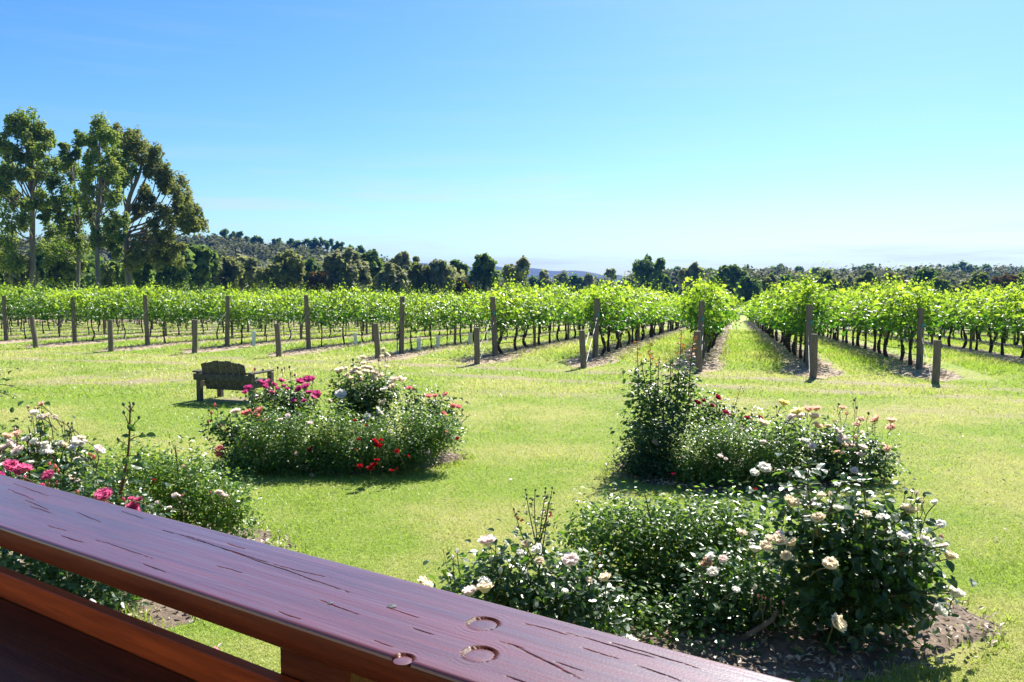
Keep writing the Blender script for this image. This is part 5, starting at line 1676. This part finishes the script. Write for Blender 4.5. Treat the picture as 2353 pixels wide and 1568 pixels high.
def rail_mat():
    m, nt, out = nmat("varnished_timber")
    co = objco(nt, (.9, 16, 16))
    co2 = objco(nt, (3, 60, 60))
    g1 = noise(nt, 2.2, 6, .6, co, .6)
    g2 = noise(nt, 3.0, 5, .7, co2, .3)
    bl = noise(nt, 3.5, 4, .6, objco(nt, (1.2, 5, 5)))
    c = mixc(nt, mrange(nt, g1, .3, .7), (.056, .012, .010), (.145, .028, .019))
    c = mixc(nt, mrange(nt, g2, .35, .7, 0, .40), c, (.050, .017, .016))
    c = mixc(nt, mrange(nt, bl, .5, .75, 0, .5), c, (.085, .034, .034))
    crack_or_rim_shade = attr(nt, "tint")
    c = mixc(nt, mrange(nt, crack_or_rim_shade, .5, 1.0, 0, .75), c, (.03, .014, .010))
    c = mixc(nt, mrange(nt, crack_or_rim_shade, .42, .2, 0, .8), c, (.22, .19, .17))
    p = N(nt, "ShaderNodeBsdfPrincipled")
    nt.links.new(c, p.inputs['Base Color'])
    sp = noise(nt, 260, 2, .6, objco(nt))
    nt.links.new(mrange(nt, g2, .3, .7, .32, .40), p.inputs['Roughness'])
    nt.links.new(mrange(nt, crack_or_rim_shade, .52, .75, .5, .05), p.inputs['Specular IOR Level'])
    nt.links.new(mrange(nt, crack_or_rim_shade, .52, .75, 1.0, 0), p.inputs['Coat Weight'])
    p.inputs['Coat Roughness'].default_value = .16
    b = N(nt, "ShaderNodeBump", i_0=.12, i_1=.003)
    ad = N(nt, "ShaderNodeMath", operation='MULTIPLY_ADD', i_1=.7)
    nt.links.new(sp, ad.inputs[0]); nt.links.new(g2, ad.inputs[2])
    nt.links.new(ad.outputs[0], b.inputs['Height'])
    nt.links.new(b.outputs[0], p.inputs['Normal'])
    nt.links.new(b.outputs[0], p.inputs['Coat Normal'])
    nt.links.new(p.outputs[0], out.inputs[0])
    return m


M['rail'] = rail_mat()
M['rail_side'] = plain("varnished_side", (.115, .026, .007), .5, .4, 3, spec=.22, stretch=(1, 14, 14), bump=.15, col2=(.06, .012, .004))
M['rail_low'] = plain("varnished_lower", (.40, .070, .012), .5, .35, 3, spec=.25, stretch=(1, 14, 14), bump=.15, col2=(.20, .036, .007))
TH = .043
WID = D1 - D0
xs = np.concatenate([np.arange(-.5, .15, .02), np.arange(.15, 2.2, .004), np.arange(2.2, 3.4, .02)])
ys = np.concatenate([[0.0, .0008, .0022, .004], np.arange(.006, WID - .006, .0011), [WID - .004, WID - .0022, WID - .0008, WID]])
XX, YY = np.meshgrid(xs, ys)


def on_rail(u, v):
    d = ray(u, v)
    p = np.array([0, 0, CAM_H]) + d * (-RH / d[2])
    l = to_local(p)
    return l[0], -l[1]


H_ = np.zeros_like(XX); TT = np.full_like(XX, .5)
H_ += .0006 * (fbm(XX * 4, YY * 120, 5, 3) - .5) + .0025 * (fbm(XX * 1.5, YY * 6, 8, 2) - .5)
ed = np.minimum(YY, WID - YY)
H_ -= np.where(ed < .006, .006 - np.sqrt(np.maximum(.006 ** 2 - (.006 - ed) ** 2, 0)), 0)
KN = []
for u, v, dia in ((1110, 1433, .041), (1102, 1503, .041), (926, 1514, .026)):
    kx, ky = on_rail(u, v)
    r_ = dia / 2
    q = np.hypot(XX - kx, YY - ky)
    H_ -= .0028 * (1 - sstep(r_ * .93, r_ * 1.02, q))
    TT = np.where((q >= r_ * .80) & (q < r_ * 1.12), .95, TT)  # shade of the recess wall painted as a dark ring
    H_ += .00016 * np.sin(q * 900) * np.exp(-((q - r_ * 1.5) / (r_ * .5)) ** 2)
    KN.append((kx, ky, r_))
# weather checks that run with the grain: (u0, v0) -> (u1, v1), width, depth
checks = [((430, 1232), (800, 1362), .0020), ((520, 1250), (560, 1262), .0008), ((640, 1300), (760, 1330), .0012), ((375, 1218), (640, 1300), .0016), ((140, 1231), (190, 1247), .0026), ((320, 1294), (385, 1316), .0024),
          ((20, 1125), (80, 1150), .0015), ((60, 1150), (110, 1172), .0020), ((70, 1165), (120, 1180), .0014), ((180, 1178), (230, 1200), .0016), ((30, 1112), (110, 1140), .0012), ((220, 1240), (350, 1282), .0009),
          ((1180, 1483), (1330, 1560), .0028), ((1150, 1475), (1200, 1490), .0012), ((1200, 1430), (1300, 1460), .0014), ((1300, 1455), (1500, 1510), .0018), ((1400, 1475), (1600, 1535), .0022), ((1460, 1530), (1560, 1565), .002),
          ((1160, 1554), (1260, 1590), .0022), ((950, 1445), (995, 1460), .0018), ((900, 1400), (960, 1420), .001), ((640, 1405), (690, 1424), .0022), ((280, 1175), (330, 1192), .0014), ((735, 1380), (820, 1412), .0016), ((1270, 1520), (1340, 1545), .0012),
          ((100, 1205), (160, 1222), .0009), ((500, 1300), (560, 1318), .0008), ((850, 1470), (900, 1488), .0009), ((1340, 1490), (1420, 1515), .0012)]
for (u0, v0), (u1, v1), w in checks:
    a_, b_ = np.array(on_rail(u0, v0)), np.array(on_rail(u1, v1))
    d_ = b_ - a_; L2 = d_ @ d_
    t = ((XX - a_[0]) * d_[0] + (YY - a_[1]) * d_[1]) / L2
    perp = np.abs((XX - a_[0]) * d_[1] - (YY - a_[1]) * d_[0]) / math.sqrt(L2)
    wob = .0060 * (fbm(XX * 28, YY * 0 + a_[0] * 50, 13, 3) - .5)
    sgn = ((XX - a_[0]) * d_[1] - (YY - a_[1]) * d_[0]) / math.sqrt(L2)
    perp = np.abs(sgn + wob)
    wt = .32 * w * np.clip(np.minimum(t, 1 - t) * 2.6, 0, 1) * (.55 + .9 * fbm(XX * 60, YY * 0 + w * 1e4, 17, 2))
    inside = (t > 0) & (t < 1)
    dep = np.where(inside, 1 - sstep(wt * .3, wt * .8 + .0005, perp), 0)
    H_ -= .004 * dep
    TT = np.maximum(TT, .5 + .5 * dep)
nX, nY = len(xs), len(ys)
i_ = (np.arange(nY - 1)[:, None] * nX + np.arange(nX - 1)[None]).ravel()
G = Geo()
G.add(np.stack([XX, -YY, ztop + H_], -1).reshape(-1, 3), np.stack([i_, i_ + nX, i_ + nX + 1, i_ + 1], 1), TT.ravel())
# sides, bottom and ends of the top rail
pr = [(0.0, ztop - .006), (-.0, ztop - TH + .006), (.006, ztop - TH), (WID - .006, ztop - TH), (WID, ztop - TH + .006), (WID, ztop - .006)]
V = []
xs2 = np.linspace(-.5, xs[-1], 40)
for x in xs2:
    for yq, zq in pr: V.append((x, -yq, zq))
V = np.array(V); n_ = len(pr)
j_ = (np.arange(39)[:, None] * n_ + np.arange(n_ - 1)[None]).ravel()
G.add(V, np.stack([j_, j_ + n_, j_ + n_ + 1, j_ + 1], 1), .5, 1)
for e in (0, 39): G.add(V[e * n_:(e + 1) * n_], np.array([list(range(n_)) if e else list(range(n_))[::-1]]), .5)
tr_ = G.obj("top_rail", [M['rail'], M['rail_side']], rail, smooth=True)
M['plug'] = plain("bolt_cover", (.075, .036, .03), .8, .4, 60, spec=.15, bump=.4)
for kx, ky, r_ in KN:
    G = Geo()
    th = np.arange(20) * 2 * math.pi / 20
    ring = np.stack([kx + r_ * .9 * np.cos(th), -(ky + r_ * .9 * np.sin(th)), np.full(20, ztop - .0023)], 1)
    ring2 = ring.copy(); ring2[:, :2] = np.array([kx, -ky]) + (ring[:, :2] - [kx, -ky]) * .35; ring2[:, 2] += .0012
    V = np.vstack([ring, ring2, [[kx, -ky, ztop - .0018]]])
    F1 = np.array([[k, (k + 1) % 20, 20 + (k + 1) % 20, 20 + k] for k in range(20)]); F2 = np.array([[20 + k, 20 + (k + 1) % 20, 40] for k in range(20)])
    G.add(V, [F1, F2])
    G.obj("bolt_cover", M['rail'], tr_, smooth=True)
M['screw'] = plain('screw_steel', (.05, .045, .055), .55, .2, 40)
# a single screw head and a knot hole in the top rail
for u, v, r_ in ((900, 1394, .007), (759, 1387, .004)):
    kx, ky = on_rail(u, v)
    th = np.arange(12) * 2 * math.pi / 12
    V = np.vstack([np.stack([kx + r_ * np.cos(th), -(ky + r_ * np.sin(th)), np.full(12, ztop + .0012)], 1), [[kx, -ky, ztop + .002]]])
    Geo().add(V, np.array([[k, (k + 1) % 12, 12] for k in range(12)])).obj("screw_head", M['screw'], tr_)
# lower rail, its ledge and the post
h2 = RH * 1.25
y_in = -(1.345 * h2 - D0)
zl = CAM_H - h2


def rpart(name, x0, x1, ya, yb, za, zb, bev=.004, mat_='rail_side'):
    G = Geo()
    G.add(*boxgeo((x1 - x0, abs(yb - ya), zb - za), ((x0 + x1) / 2, (ya + yb) / 2, (za + zb) / 2), None, bev))
    return G.obj(name, M[mat_], rail)


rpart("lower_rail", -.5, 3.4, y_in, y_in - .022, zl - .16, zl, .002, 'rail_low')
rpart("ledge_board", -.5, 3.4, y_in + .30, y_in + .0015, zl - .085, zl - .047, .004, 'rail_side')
sx, sy = to_local(at(638, 1530, 1.163))[:2]
pz = [sx - .092, sx]
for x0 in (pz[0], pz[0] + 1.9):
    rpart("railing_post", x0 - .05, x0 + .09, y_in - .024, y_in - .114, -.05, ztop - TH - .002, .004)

# the deck boards behind the railing, under the camera
dk = empty("deck_floor", (rail.location[0], rail.location[1], 0), rail.rotation_euler[2])
dk["kind"] = "structure"; dk["label"] = "timber deck floor behind the railing"
for k in range(14):
    G = Geo(); G.add(*boxgeo((3.9, .088, .022), (1.45, y_in - .05 + .096 * k, .93), None, .003)); G.obj("deck_board", M['rail'], dk)

# unseen weatherboard wall, added behind the deck to bounce light onto the rail fronts
M['wall'] = plain("grey_weatherboard", (.30, .28, .24), .7, .12, 4, bump=.1)
hw = empty("added_bounce_wall", tuple(rn * -2.6), _rs)
hw["kind"] = "structure"; hw["label"] = "unseen grey board wall added behind the deck to bounce light"
wb_me = Geo().add(*boxgeo((14, .03, .19), (0, 0, 0), Matrix.Rotation(R(5), 3, 'X'), .003)).mesh("weatherboard", M['wall'])
for k in range(20):
    link("weatherboard", wb_me, hw, (1.0, 0, .18 + .175 * k))
